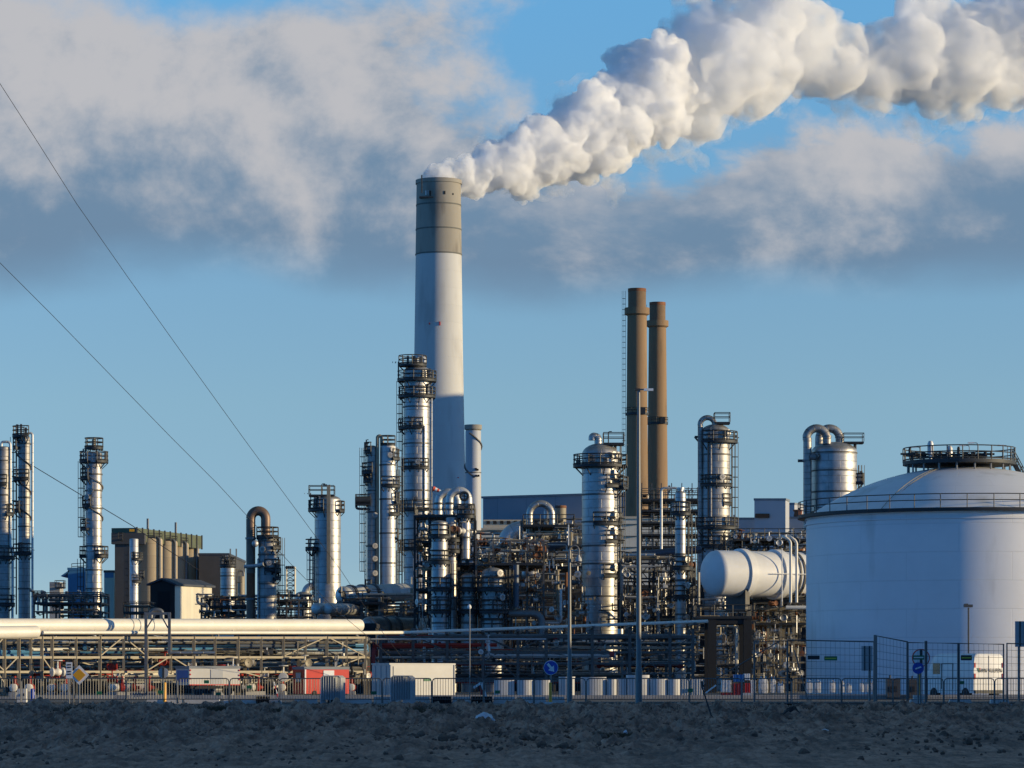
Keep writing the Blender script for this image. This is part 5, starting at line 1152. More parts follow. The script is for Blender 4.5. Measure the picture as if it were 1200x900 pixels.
D = 106.6; tag(MB().tube([P(838, 796, D), P(914, 751, D)], .022, 6).build('steel_tube', M['barrier_steel']), 'loose slanting tube leaning up to the left end of the tall mesh fence', 'tube')
tag(MB().tube([P(931, 762, 106), P(947, 822, 106)], .018, 6).build('steel_tube', M['barrier_steel']), 'thin tube slanting down inside the second tall mesh fence panel', 'tube')
for px, py, w, h, m1, lab in ((953.5, 770.5, 14, 4.6, 'sign_black', 'black banner strip tied to the tall mesh fence'), (973.5, 771.5, 15, 5, 'sign_green', 'green banner strip with a lime stripe, next to the black strip'), (1076.5, 770.5, 13, 5, 'sign_green', 'green banner strip with a pale stripe across the red-rimmed sign'), (1132.5, 770.8, 13, 6, 'sign_black', 'black banner strip with a lime stripe on the fence before the van')):
    D = 106.8; s = D / F; t = thing('fence_banner', tuple(P(px, py, D)), lab, 'banner'); MB().box(tuple(P(px, py, D)), (w * s, .02, h * s)).build('sheet', M[m1], t, smooth=0)
    if px != 953.5: MB().box(tuple(P(px, py, D - .013)), (w * s * .86, .006, h * s * .28)).build('stripe', M['lime_paint' if px != 1076.5 else 'sign_white'], t, smooth=0)
# leaning post in a rubber foot on the bank
D = 92.0; b = P(845, 876, D); t = thing('leaning_post', (b.x, b.y, bank_z(D) - .02), 'bent post leaning left out of a black rubber foot on the sand', 'post')
MB().tube([P(845, 874, D), P(823, 806, D)], .022, 7).tube([P(823, 806, D), P(822.5, 798, D)], .03, 6).beam(P(823, 806, D), P(827, 801, D), .03).build('post', M['rail_steel'], t); MB().lathe(P(845, 878, D), [(.22, 0), (.20, .08), (.09, .17), (0, .18)], 10).build('foot', M['rubber'], t)
D = 104; tag(MB().beam(P(827, 812, D), P(839, 803, D), .09, .04).build('wooden_lath', M['sign_white']), 'short white lath sticking up beside the leaning post', 'lath')


# ---- signs
def sign_post(name, label, px, ytop, D, cat='road sign', r=.035): return thing(name, (X(px, D), D, gz(D)), label, cat), MB().tube([(X(px, D), D, gz(D) - .1), P(px, ytop, D)], r, 8)


def disc(c, r, d0, d1, n=28): return MB().lathe(Vector(c) + Vector((0, -d0, 0)), [(r, 0), (r, d1 - d0)], n, (0, -1, 0))


D = 142.0; s = D / F; t, m = sign_post('priority_road_sign', 'yellow and white diamond road sign before the left rack', 93, 786, D); m.build('post', M['galvanised'], t)
def diamond(c, r, d): return MB().prism([(c.x - r, c.z), (c.x, c.z - r), (c.x + r, c.z), (c.x, c.z + r)], c.y - d - .02, c.y - d)
c = P(93, 791, D); diamond(c, 11.6 * s, .04).build('plate', M['sign_white'], t, smooth=0); diamond(c, 7.6 * s, .064).build('centre', M['amber_sign'], t, smooth=0)
D = 140.0; t, m = sign_post('text_sign', 'small white sign plate with dark text lines, left of the yellow diamond', 81, 776, D); m.build('post', M['galvanised'], t); s = D / F; MB().box(tuple(P(81, 785.5, D - .06)), (7.4 * s, .03, 19 * s)).build('plate', M['sign_white'], t, smooth=0)
m = MB()
for y in (779, 782, 787, 790): m.box(tuple(P(81, y, D - .09)), (4.6 * s, .012, .05))
m.build('text_line', M['sign_black'], t, smooth=0)


def bollard(label, px, D, y0=800.5, y1=823):
    s = D / F; t = thing('traffic_bollard', (X(px, D), D, gz(D)), label, 'bollard'); MB().lathe((X(px, D), D, Z(y1, D)), [(2.3 * s, 0), (1.9 * s, .1), (1.85 * s, (y1 - y0) * s), (1.4 * s, (y1 - y0) * s + .03)], 16).build('body', M['yellow_paint'], t); MB().box((X(px, D), D, Z(y1, D) - .07), (.5, .5, .16)).build('base', M['panel_white'], t); return t


def round_sign(label, px, py, D, r, face, rim=None, back=False):
    s = D / F; t, m = sign_post('road_sign', label, px, py - 6, D); m.build('post', M['galvanised'], t); c = P(px, py, D)
    disc(c, r * s, .05, .075).build('plate', M[face], t)
    return t, c, s


bollard('yellow bollard under the grey round sign back on the left', 193, 150); t, c, s = round_sign('round grey sign seen from behind on the left', 191.5, 788.5, 150.5, 6.2, 'grey_paint'); MB().box((c.x, c.y - .09, c.z), (.09, .02, 12 * s)).build('mount_bar', M['rail_steel'], t)
bollard('yellow bollard under the blue arrow sign', 645, 147); t, c, s = round_sign('blue round sign with a white slanting arrow', 645.5, 782.5, 147.4, 8.6, 'sign_white'); disc(c, 8.0 * s, .077, .085).build('face', M['sign_blue'], t)
m = MB(); u = Vector((.62, 0, -.78)); w = Vector((.78, 0, .62)); y_ = Vector((0, -.10, 0)); R = 8.6 * s; o = Vector(c) + y_
m.beam(o - u * R * .7, o + u * R * .15, .012, R * .34); tip = o + u * R * .72; m.quad([tip, o + u * R * .02 + w * R * .52, o + u * R * .02 - w * R * .52]); m.build('arrow', M['sign_white'], t, smooth=0)
bollard('yellow bollard under the red-rimmed round sign on the right', 1077.5, 140, 790, 815); D = 139.6; t, c, s = round_sign('round white sign with a red rim, seen through the tall mesh fence', 1079, 771, D, 10.6, 'red_paint'); disc(c, 9.3 * s, .077, .085).build('face', M['sign_white'], t); MB().box((c.x, c.y - .10, c.z), (.1, .02, 20 * s)).build('mount_bar', M['rail_steel'], t)
c = P(1076, 783, D - .2); t2, m = sign_post('road_sign', 'blue round sign half hidden below the red-rimmed sign', 1076, 781, D - .1); m.build('post', M['galvanised'], t2); disc(c, 6.8 * s, -.05, .0).build('plate', M['sign_blue'], t2); m = MB().beam(c + Vector((-.12, -.02, -.03)), c + Vector((.12, -.02, .05)), .02, .06); m.build('arrow', M['sign_white'], t2)
D = 128.0; s = D / F
for px, y0, y1, w, lab, r2 in ((1016, 757, 786, 13, 'rectangular road sign seen from behind, beside the lopsided gate', 1), (1198, 728, 758, 17, 'large rectangular road sign seen from behind at the right edge', 1)):
    t, m = sign_post('road_sign', lab, px - 4 if px > 1100 else px + 3, y0, D, r=.05); m.build('post', M['galvanised'], t); c = P(px, (y0 + y1) / 2, D - .08); MB().box(tuple(c), (w * s, .03, (y1 - y0) * s)).build('plate', M['grey_paint'], t, smooth=0); m = MB()
    for dx in (-.09, .09): m.box((c.x + dx, c.y - .03, c.z), (.05, .03, (y1 - y0) * s))
    m.build('mount_bar', M['rail_steel'], t, smooth=0)
D = 151; s = D / F; t = thing('hazard_board', (X(324, D), D, gz(D)), 'tilted red and white striped hazard board left of the red cabin', 'hazard board'); a, b = P(321, 799, D), P(327, 822, D)
for i in range(5): MB().beam(a + (b - a) * (i / 5), a + (b - a) * ((i + 1) / 5), .03, .26).build('stripe', M['red_paint' if i % 2 else 'sign_white'], t, smooth=0)
D = 151; a, b = P(564, 800, D), P(570, 818, D); t = thing('hazard_board', (a.x, D, gz(D)), 'white sign board leaning like a tent right of the white container', 'hazard board'); MB().beam(a, b, .05, .1).beam(a, P(555, 806, D), .05, .1).build('frame', M['sign_white'], t); MB().quad([P(561, 801, D + .05), P(563, 814, D + .05), P(569, 816, D + .05)]).build('face', M['red_dark'], t)
for px, lab in ((26, 'pale blue cabinet behind the barriers at the far left'),):
    D = 156; s = D / F; t = thing('utility_cabinet', (X(px, D), D, gz(D)), lab, 'cabinet'); MB().box2((X(20, D), D, gz(D)), (X(30.5, D), D + .5, Z(807, D))).build('body', M['panel_white'], t, smooth=0); MB().box(tuple(P(28, 814, D - .02)), (.06, .05, .12)).build('handle', M['sign_black'], t)
tag(MB().lathe((X(38, 154), 154, gz(154)), [(.09, 0), (.09, .62), (.05, .66)], 10).build('marker_post', M['sign_blue']), 'short blue marker post at the far left', 'post')
# ---- lamp posts
def lamp(label, px, ytop, D, r0, r1):
    return thing('street_lamp', (X(px, D), D, gz(D)), label, 'street lamp'), MB().tube([(X(px, D), D, gz(D)), (X(px, D), D, gz(D) + 1.4)], r0 * 1.25, 12).tube([(X(px, D), D, gz(D) + 1.4), P(px, ytop, D)], r0, 12, True, [r0, r1])


t, m = lamp('tall street lamp with a short flat arm in front of the brown chimneys', 748.5, 456, 130, .105, .055); m.build('pole', M['galvanised'], t); D = 130
MB().beam(P(746, 456.5, D), P(764, 456.3, D), .06, .05).build('arm', M['galvanised'], t); MB().box(tuple(P(760, 456.8, D)), (.36, .2, .09)).build('lamp_head', M['sign_white'], t); MB().box(tuple(P(747, 456.5, D)), (.2, .16, .08)).build('lamp_cap', M['rail_steel'], t)
D = 131; s = D / F; t, m = lamp('gooseneck street lamp in front of the fat column', 667.5, 645, D, .08, .05); m.build('pole', M['galvanised'], t)
MB().tube(arc(P(673, 645, D), 5.5 * s, 180, 0, (1, 0, 0), (0, 0, 1), 12) + [P(678.5, 651, D)], .035, 8).build('arm', M['galvanised'], t); MB().lathe(P(678, 658.5, D), [(.06, 0), (.13, .03), (.11, .14), (.05, .22), (.05, .27)], 12).build('lamp_head', M['grey_paint'], t)
D = 248; s = D / F; t = thing('street_lamp', (X(1135, D), D, 0), 'small lamp on a thin pole in front of the tank', 'street lamp'); MB().tube([(X(1135, D), D, 0), P(1135, 712, D)], .06, 8).build('pole', M['rail_steel'], t); MB().box(tuple(P(1134.5, 710, D)), (10 * s, .5, 3.2 * s)).box(tuple(P(1132, 708.5, D)), (4 * s, .4, 2 * s)).build('lamp_head', M['steel'], t)
D = 152; s = D / F; t = thing('street_lamp', (X(550.5, D), D, gz(D)), 'thin low lamp post right of the white container', 'street lamp'); MB().tube([(X(550.5, D), D, gz(D)), P(550.5, 713, D)], .028, 8).build('pole', M['galvanised'], t); MB().lathe(P(550, 712, D), [(.06, -.06), (.1, 0), (.07, .1), (.02, .14)], 10).build('lamp_head', M['sign_white'], t)


# ---- site cabins and containers
def cabin(name, label, a, b, c, ytop, D, mt, roof, ybot=818, cat='cabin', rh=.14, phi=33.0):
    """a..b: left end in view, b..c: long side"""
    co, si = math.cos(R_(phi)), math.sin(R_(phi)); p1 = Vector((X(b, D), D, 0)); kc, ka = (c - 600) / F, (a - 600) / F
    L = (kc * D - p1.x) / (co - kc * si); Wd = (p1.x - ka * D) / (si + ka * co); p2 = p1 + Vector((co, si, 0)) * L; p0 = p1 + Vector((-si, co, 0)) * Wd; p3 = p2 + (p0 - p1); z0, z1 = max(.05, Z(ybot, D)), Z(ytop, D); t = thing(name, tuple((p0 + p2) / 2), label, cat); U = lambda p, z: Vector((p.x, p.y, z))
    m = MB()
    for p, q in ((p0, p1), (p1, p2), (p2, p3), (p3, p0)): m.quad([U(p, z0), U(q, z0), U(q, z1), U(p, z1)], [(0, 0), ((q - p).length, 0), ((q - p).length, z1), (0, z1)])
    m.build('wall', M[mt], t, smooth=0); r = MB(); ce = (p0 + p2) / 2; P4 = [ce + (p - ce) * 1.02 for p in (p0, p1, p2, p3)]; r.v += [U(p, z1 + .003) for p in P4] + [U(p, z1 + rh) for p in P4]
    for q in ((3, 2, 1, 0), (4, 5, 6, 7), (0, 1, 5, 4), (1, 2, 6, 5), (2, 3, 7, 6), (3, 0, 4, 7)): r._f(list(q))
    r.build('roof', M[roof], t, smooth=0); return t, (p0, p1, p2, z0, z1)


def on_side(t, g, k0, k1, f0, f1, mt, name, end=False, proud=.03):
    p0, p1, p2, z0, z1 = g; a, b = (p0, p1) if end else (p1, p2); d = (b - a); n = Vector((d.y, -d.x, 0)).normalized() * proud; A, B = a + d * k0 + n, a + d * k1 + n; zz0, zz1 = z0 + (z1 - z0) * f0, z0 + (z1 - z0) * f1; nb = -n * 1.6
    m = MB(); F4 = [Vector((A.x, A.y, zz0)), Vector((B.x, B.y, zz0)), Vector((B.x, B.y, zz1)), Vector((A.x, A.y, zz1))]; m.v += F4 + [v + nb for v in F4]
    for q in ((0, 1, 2, 3), (7, 6, 5, 4), (0, 4, 5, 1), (1, 5, 6, 2), (2, 6, 7, 3), (3, 7, 4, 0)): m._f(list(q))
    return m.build(name, M[mt], t, smooth=0)


t, g = cabin('site_container', 'large white site container with a shaded blue-looking end', 436, 457, 533, 779, 254, 'container_white', 'container_white', 815.5, 'container', .12, 34)
on_side(t, g, .05, .21, .05, .95, 'container_white', 'door', False, .05); on_side(t, g, .52, .62, .47, .57, 'sign_green', 'sign_plate', False, .05)
for k in (0.0, .985): on_side(t, g, k, k + .015, 0, 1, 'grey_paint', 'corner_post', False, .06)
for k in (.2, .5, .8): on_side(t, g, k - .015, k + .015, .03, .97, 'grey_paint', 'end_rib', True, .05)
m = on_side(t, g, .08, .2, .86, .9, 'grey_paint', 'vent')
t, g = cabin('site_cabin', 'bright red site cabin with a grey roof and a white panel', 343, 357, 409, 784.5, 262, 'red_paint', 'grey_roof', 813, 'cabin', .22, 29)
on_side(t, g, .42, .66, .60, .96, 'sign_white', 'panel', False, .04); on_side(t, g, .25, .75, .45, .9, 'glass_dark', 'window', True, .03); on_side(t, g, .30, .70, .5, .86, 'grey_paint', 'window_bar', True, .035); on_side(t, g, 0, .03, .0, 1, 'sign_white', 'corner_post', False, .04)
for k in range(1, 9): on_side(t, g, k / 9 - .004, k / 9 + .004, .02, .58, 'red_dark', 'groove', False, .012)
wm = MB()
for dx in (.8, 2.6): wm.lathe((g[1].x + dx * .87 + .06, g[1].y + dx * .48, .2), [(.2, 0), (.2, .15)], 14, (-.48, .87, 0))
wm.build('wheel', M['rubber'], t)
t, g = cabin('site_cabin', 'pale grey trailer cabin with an orange stripe along its side', 206, 222, 281, 783.5, 258, 'container_white', 'grey_roof', 803, 'cabin', .2, 29)
on_side(t, g, .42, .66, .05, .95, 'grey_paint', 'door', False, .04); on_side(t, g, .0, 1, .0, .06, 'red_paint', 'stripe', False, .05)
for k, f in ((.0, .85), (.0, .6), (.0, .35), (.975, .85), (.975, .55), (.975, .3)): on_side(t, g, k, k + .025, f, f + .1, 'red_lens', 'marker_lamp', False, .06)
on_side(t, g, .1, .9, .2, .9, 'blue_paint', 'end_panel', True, .02)
m = MB()
for dx in (.8, 3.2): m.lathe((g[1].x + dx * .87, g[1].y + dx * .48 + .1, .4), [(.4, 0), (.4, .22)], 16, (-.48, .87, 0))
m.beam(g[1] + Vector((-.3, .9, .66)), g[1] + Vector((2.9, 2.7, .66)), 1.5, .24); m.build('chassis', M['rubber'], t)
# white van in front of the tank, its rear turned to the sun
D = 197.0; s = D / F; rz = R_(27); p1 = Vector((X(1141, D), D, 0)); zt, z0 = Z(765.5, D), .40; w = 2.1; L = 5.2
t = thing('panel_van', tuple(p1), 'white delivery van seen from behind, with black lettering on its rear', 'van'); t.rotation_euler = (0, 0, rz); O = Vector(p1); H = zt - z0; m = MB(); sec = []
for f, top in ((0, .93), (.012, .985), (.04, 1.0), (.75, 1.0), (.82, .95), (.90, .62), (1.0, .52)):
    o = O + Vector((0, L * f, 0)); sec.append([o + Vector((w * a, 0, z0 + H * top * b)) for a, b in ((0, 0), (0, .6), (.012, .82), (.03, .94), (.09, .99), (.2, 1), (.8, 1), (.91, .99), (.97, .94), (.988, .82), (1, .6), (1, 0))])
for r in sec: m.v += r
n = 12
for i in range(len(sec) - 1):
    for j in range(n): q = i * n + j; q2 = i * n + (j + 1) % n; m._f([q, q + n, q2 + n, q2])
m._f(list(range(n))); m._f([(len(sec) - 1) * n + j for j in range(n)][::-1]); m.build('body', M['white_paint'], t, smooth=50)
V = lambda x, y, f: O + Vector((x, y, z0 + H * f))
MB().box(V(w * .5, -.012, .5), (.02, .02, H * .88)).build('door_seam', M['rail_steel'], t); MB().box(V(w * .5, -.06, .03), (w * .96, .16, .2)).build('bumper', M['rail_steel'], t)
for k in (.035, .965):
    for f, h in ((.70, .12), (.42, .14)): MB().box(V(w * k, -.012, f), (.10, .05, H * h)).build('tail_lamp', M['red_lens'], t)
tx = bpy.data.curves.new('lettering', 'FONT'); tx.body = 'VAN VULPEN'; tx.size = .33; tx.align_x = 'CENTER'; tx.extrude = .004; tx.offset = .001; to = bpy.data.objects.new('lettering_curve', tx)
me = bpy.data.meshes.new_from_object(to); bpy.data.objects.remove(to); me.materials.clear(); me.materials.append(M['sign_black']); to = bpy.data.objects.new('lettering', me); COL.objects.link(to)
to.parent = t; to.location = V(w * .56, -.03, .52) - O; to.rotation_euler = (R_(90), 0, 0); to.scale = (.82, 1, 1)
q = V(w * .16, -.03, .56); MB().quad([q + Vector((-.10, 0, .16)), q + Vector((.02, 0, -.14)), q + Vector((.05, 0, -.02)), q + Vector((0, 0, .16))]).build('emblem', M['sign_green'], t, smooth=0); MB().quad([q + Vector((.02, 0, .16)), q + Vector((.06, 0, -.02)), q + Vector((.13, 0, .16))]).build('emblem', M['red_paint'], t, smooth=0)
for f in (.16, .78):
    for x in (-.03, w - .21): MB().lathe(O + Vector((x, L * f, .36)), [(.35, 0), (.35, .24)], 18, (1, 0, 0)).build('wheel', M['rubber'], t)
for f0, f1, h0, h1, mt, nm in ((.40, .415, .1, .74, 'rail_steel', 'side_door_seam'), (.62, .635, .1, .74, 'rail_steel', 'side_door_seam'), (.40, .63, .735, .755, 'rail_steel', 'door_rail'), (.66, .80, .48, .76, 'glass_dark', 'window')):
    MB().box2(V(-.012, L * f0, h0), V(.05, L * f1, h1)).build(nm, M[mt], t, smooth=0)
# ---- pale concrete sections stacked behind the road
D = 196.0; s = D / F
for i, (a, b, y0, cur) in enumerate(((579, 603, 797, 0), (606, 625, 797, 1), (627, 646, 797, 1), (655, 674, 793, 1), (681, 710.5, 793.5, 1), (711, 723, 796, 1), (723.5, 734, 794.5, 0), (734.5, 761, 791, 1), (761.5, 782, 795, 1), (782.5, 796.5, 796, 1))):
    x0, x1 = X(a, D), X(b, D); m = MB(); n = 10; o = []
    for k in range(n + 1):
        g = PI * k / n; o.append(((x0 + x1) / 2 - (x1 - x0) / 2 * math.cos(g), D - (.24 if cur else .10) * math.sin(g)))
    pts = [(x0, D + 1.2)] + o + [(x1, D + 1.2)]; z0, z1 = 0.0, Z(y0, D); b_ = len(m.v); k = len(pts); m.v += [Vector((p[0], p[1], z0)) for p in pts] + [Vector((p[0], p[1], z1)) for p in pts]
    m._f([k + j for j in range(k)][::-1])
    for j in range(k): m._f([j, (j + 1) % k, k + (j + 1) % k, k + j])
    tag(m.build('concrete_section', M['panel_white'], smooth=35), 'pale curved concrete section standing in the row behind the road', 'concrete section', 'row of pale concrete sections')
D = 190; s = D / F; t = thing('corrugated_fence_panel', (X(811, D), D, 0), 'ribbed whitish hoarding panel with a green tag, right end of the concrete sections', 'hoarding'); m = MB(); x0, x1 = X(797, D), X(825, D); n = 40; z1 = Z(796, D); m.v += [Vector((x0 + (x1 - x0) * i / n, D + (.06 if (i // 2) % 2 else 0), z)) for z in (0, z1) for i in range(n + 1)]
for i in range(n): m._f([i, i + 1, n + 2 + i, n + 1 + i])
m.build('sheet', M['panel_white'], t, smooth=0); MB().box(tuple(P(808.5, 809, D - .05)), (.18, .04, .22)).build('tag_plate', M['sign_green'], t)
D = 188; s = D / F
for a, b, y0, y1, mt, lab in ((860, 872, 790.5, 799, 'blue_paint', 'blue plastic box on top of the red crates'), (872.5, 879, 789.5, 797, 'sign_white', 'small white box on top of the red crates'), (859, 871, 801, 816, 'red_dark', 'dark red crate below the blue plastic box'), (845, 858, 812, 821, 'red_dark', 'low dark red crate left of the blue plastic box'), (873, 879, 800.5, 812, 'red_paint', 'bright red crate below the small white box'), (846, 857, 797, 811, 'bag_fabric', 'white bundle on top of the low dark red crate'), (880, 886, 797, 812, 'white_paint', 'white drum-like box right of the bright red crate')):
    t = thing('crate', (X((a + b) / 2, D), D, Z(y1, D)), lab, 'crate'); MB().box2((X(a, D), D, Z(y1, D)), (X(b, D), D + .8, Z(y0, D))).build('body', M[mt], t, smooth=0); m = MB()
    for k in (.12, .5, .88): m.box((X(a, D) + (X(b, D) - X(a, D)) * k, D - .02, (Z(y0, D) + Z(y1, D)) / 2), (.05, .05, (y1 - y0) * s))
    m.build('slat', M[mt], t, smooth=0)
t = thing('site_generator', (X(876, 186), 186, 0), 'grey boxy machine standing below the red crates', 'generator'); MB().box2((X(871, 186), 186, .12), (X(884, 186), 186.9, Z(812, 186))).build('body', M['grey_paint'], t, smooth=0); MB().box2((X(872, 186), 186.1, 0), (X(883, 186), 186.8, .11)).build('skid', M['rubber'], t, smooth=0)
# ---- big white bags on a low white barrier
D = 192; s = D / F; bm0 = None
for i, (a, b, y0, y1) in enumerate(((889, 901, 795, 812.5), (903, 910, 795, 812), (911, 919.5, 801, 812), (945, 953, 797, 812), (955, 963, 797, 812), (972, 980, 797.5, 811.5), (984, 991, 798, 811.5), (992, 999, 801, 812), (1008, 1014, 798, 811), (1014.5, 1020, 797, 811), (1021, 1026, 798, 811))):
    x0, x1 = X(a, D), X(b, D); zb = Z(y1, D); zt = Z(y0, D); w = x1 - x0; c = ((x0 + x1) / 2, D + .4, zb); t = thing('bulk_bag', c, 'white bulk bag in the row behind the low white barrier', 'bulk bag', 'row of white bulk bags'); m = MB(); n = 16; H = zt - zb
    for f, q in ((0, .86), (.1, .98), (.4, 1.04), (.75, 1.0), (.92, .88), (1.0, .5)):
        for j in range(n):
            g = 2 * PI * j / n; e = 1 / max(abs(math.cos(g)), abs(math.sin(g))) ** .75; m.v.append(Vector((c[0] + w / 2 * q * e * math.cos(g) * .92, c[1] + w / 2 * q * e * math.sin(g) * .92, zb + H * f)))
    for k in range(5):
        for j in range(n): m._f([k * n + j, k * n + (j + 1) % n, (k + 1) * n + (j + 1) % n, (k + 1) * n + j])
    m._f([5 * n + j for j in range(n)]); m.build('sack', M['bag_fabric'], t); m = MB()
    for dx in (-.3, .3): m.tube([(c[0] + w * dx, c[1] - .2, zt - .12), (c[0] + w * dx * .8, c[1] - .1, zt + .10), (c[0] + w * dx * .5, c[1], zt - .05)], .025, 5)
    m.build('lifting_loop', M['blue_paint'], t)
for a, b in ((888, 906), (906.5, 924), (924.5, 944), (963, 970), (1020, 1060)):
    low_block('low white plastic barrier block in front of the bulk bags', a, b, 187.9, .26, 'white_paint', 'low white barrier blocks before the bags')
for a, b, y, lab in ((1040, 1055, 795, 'dark hatch-backed machine behind the lopsided gate'), (1066, 1076, 796, 'dark grey machine left of the right-hand yellow bollard')):
    D = 184; t = thing('site_machine', (X((a + b) / 2, D), D, 0), lab, 'machine'); MB().box2((X(a, D), D, .2), (X(b, D), D + 1, Z(y, D))).build('body', M['dark_cladding'], t, smooth=0); MB().tube([P(a + 3, y, D + .5), P(a + 3, y - 4, D + .5)], .05, 6).build('exhaust', M['rail_steel'], t); MB().box2((X(a + 2, D), D - .04, .5), (X(b - 4, D), D, .8)).build('grille', M['dark_void'], t, smooth=0)
# ---- things lying on the bank
def lump(name, label, px, py, D, w, h, mt, seed, cat):
    rnd = random.Random(seed); s = D / F; m = MB(); n = 18; c = P(px, py, D); c.z = bank_z(D) - .02
    for k in range(6):
        f = k / 5; q = math.cos(f * PI / 2) ** .6
        for j in range(n):
            g = 2 * PI * j / n; v = Vector((math.cos(g) * q, math.sin(g) * q, f)); d = 1 + .45 * noise.noise(v * 2.3 + Vector((seed, 0, 0))); m.v.append(c + Vector((v.x * w * s / 2 * d, v.y * w * s / 2 * d, v.z * h * s * (1 + .4 * noise.noise(v * 3 + Vector((0, seed, 0)))))))
    for k in range(5):
        for j in range(n): m._f([k * n + j, k * n + (j + 1) % n, (k + 1) * n + (j + 1) % n, (k + 1) * n + j])
    tag(m.build(name, M[mt], smooth=25), label, cat)


lump('plastic_litter', 'crumpled white plastic heap on the sand in the middle', 567, 850, 90, 24, 12, 'plastic_sheet', 3, 'litter'); lump('plastic_litter', 'flat torn piece of white plastic left of the crumpled heap', 558, 856, 88, 14, 5, 'plastic_sheet', 4, 'litter')
lump('plastic_litter', 'small blue-white scrap below the black bag', 933, 851, 88, 6, 5, 'plastic_sheet', 5, 'litter'); lump('plastic_litter', 'pale scrap on the sand at lower right', 967, 865, 82, 10, 4, 'plastic_sheet', 6, 'litter'); lump('plastic_litter', 'pale blue scrap at the foot of the tall mesh fence', 1157, 831, 104, 6, 5, 'plastic_sheet', 7, 'litter')
lump('rubbish_bag', 'black slumped rubbish bag on the bank below the mesh fence', 928, 844, 94, 24, 14, 'rubber', 8, 'bag'); lump('stone', 'dark stone half buried at the left end of the bank', 68, 872, 82, 9, 6, 'clod', 9, 'stone')
lump('plastic_litter', 'blue crumpled bottle in the weeds at lower middle', 733, 880, 80, 6, 6, 'plastic_sheet', 10, 'litter')
tag(MB().tube([P(918, 832, 103), P(888, 854, 92)], .02, 5).build('steel_tube', M['barrier_steel']), 'bent tube lying on the sand left of the black bag', 'tube')
def tuft(label, px, py, D, w, h, n, seed):
    rnd = random.Random(seed); s = D / F; m = MB(); c = P(px, py, D)
    for k in range(n):
        b = Vector((c.x + rnd.gauss(0, w * s * .28), D + rnd.gauss(0, .35), 0)); b.z = bank_z(b.y) - .02; hh = h * s * rnd.uniform(.4, 1.1); l = Vector((rnd.gauss(0, .35), rnd.gauss(0, .3), 1)) * hh; e = .012; mid = b + l * .55 + Vector((rnd.gauss(0, .02), 0, 0)); tip = b + l + Vector((rnd.gauss(.04, .06), 0, -hh * .15)); d = Vector((e, 0, 0)); m.quad([b - d, b + d, mid + d * .7, mid - d * .7]); m.quad([mid - d * .7, mid + d * .7, tip])
    tag(m.build('grass_tuft', M['dry_grass'], smooth=0), label, 'grass tuft', None)


tuft('dry grass tuft on the bank top below the yellow diamond sign', 92, 836, 99, 26, 12, 260, 1); tuft('large dry grass tuft on the bank top below the pale trailer cabin', 252, 838, 97, 40, 14, 460, 2); tuft('dry grass tuft on the bank below the red cabin', 330, 838, 98, 34, 10, 260, 3); tuft('dry grass tuft on the bank below the white container', 500, 838, 97, 38, 12, 340, 4)
tuft('low brown weed patch at lower middle of the sand', 722, 884, 78, 56, 8, 420, 5); tuft('short dry grass fringe below the concrete sections', 640, 832, 103, 70, 6, 320, 6); tuft('dry grass patch at the foot of the mesh fence on the right', 1110, 834, 102, 70, 7, 320, 7); tuft('small dark weed clump at the left on the bank', 58, 866, 84, 16, 9, 160, 8)
tuft('short dry grass at the foot of the lopsided gate', 985, 833, 102, 60, 7, 260, 9)

# a ragged fringe of dead grass and weeds along the top of the bank
rnd = random.Random(21); m = MB()
for k in range(9000):
    y = rnd.uniform(96, 111); x = rnd.uniform(-1, 1) * y * .16
    if noise.noise(Vector((x * .55, y * .12, 4))) + .35 * noise.noise(Vector((x * 2.2, y * .3, 8))) < .12: continue
    z = bank_z(y) - .02; hh = rnd.uniform(.05, .22); l = Vector((rnd.gauss(0, .4), rnd.gauss(0, .3), 1)) * hh; b = Vector((x, y, z)); e = Vector((.011, 0, 0)); mid = b + l * .6; m.quad([b - e, b + e, mid + e * .6, mid - e * .6]); m.quad([mid - e * .6, mid + e * .6, b + l * 1.05 + Vector((rnd.gauss(0, .03), 0, -.02))])
tag(m.build('dead_grass', M['dry_grass'], smooth=0), 'ragged fringe of dead grass along the top of the bank', 'dead grass', kind='stuff')
# ------------------------------------------------------------------ steam plume of the big chimney
PLUME_D = 1190.0
PATH = [(514, 207, 21), (532, 204, 25), (556, 202, 30), (590, 190, 38), (640, 176, 52), (685, 158, 58), (725, 138, 64), (770, 114, 70), (815, 100, 72), (850, 72, 88), (890, 50, 84), (935, 54, 66),
        (975, 72, 58), (1020, 86, 56), (1065, 82, 70), (1110, 66, 82), (1160, 54, 84), (1210, 42, 88), (1270, 20, 90), (1340, 0, 100)]


def plume_at(px, py):
    D = PLUME_D + (px - 514) * PLUME_D / F * 0.75       # the wind carries it to the right and away
    return P(px, py, D)


def ico(n=2):
    import bmesh
    bm = bmesh.new(); bmesh.ops.create_icosphere(bm, subdivisions=n, radius=1.0)
    vs = [v.co.copy() for v in bm.verts]; fs = [[v.index for v in f.verts] for f in bm.faces]; bm.free(); return vs, fs


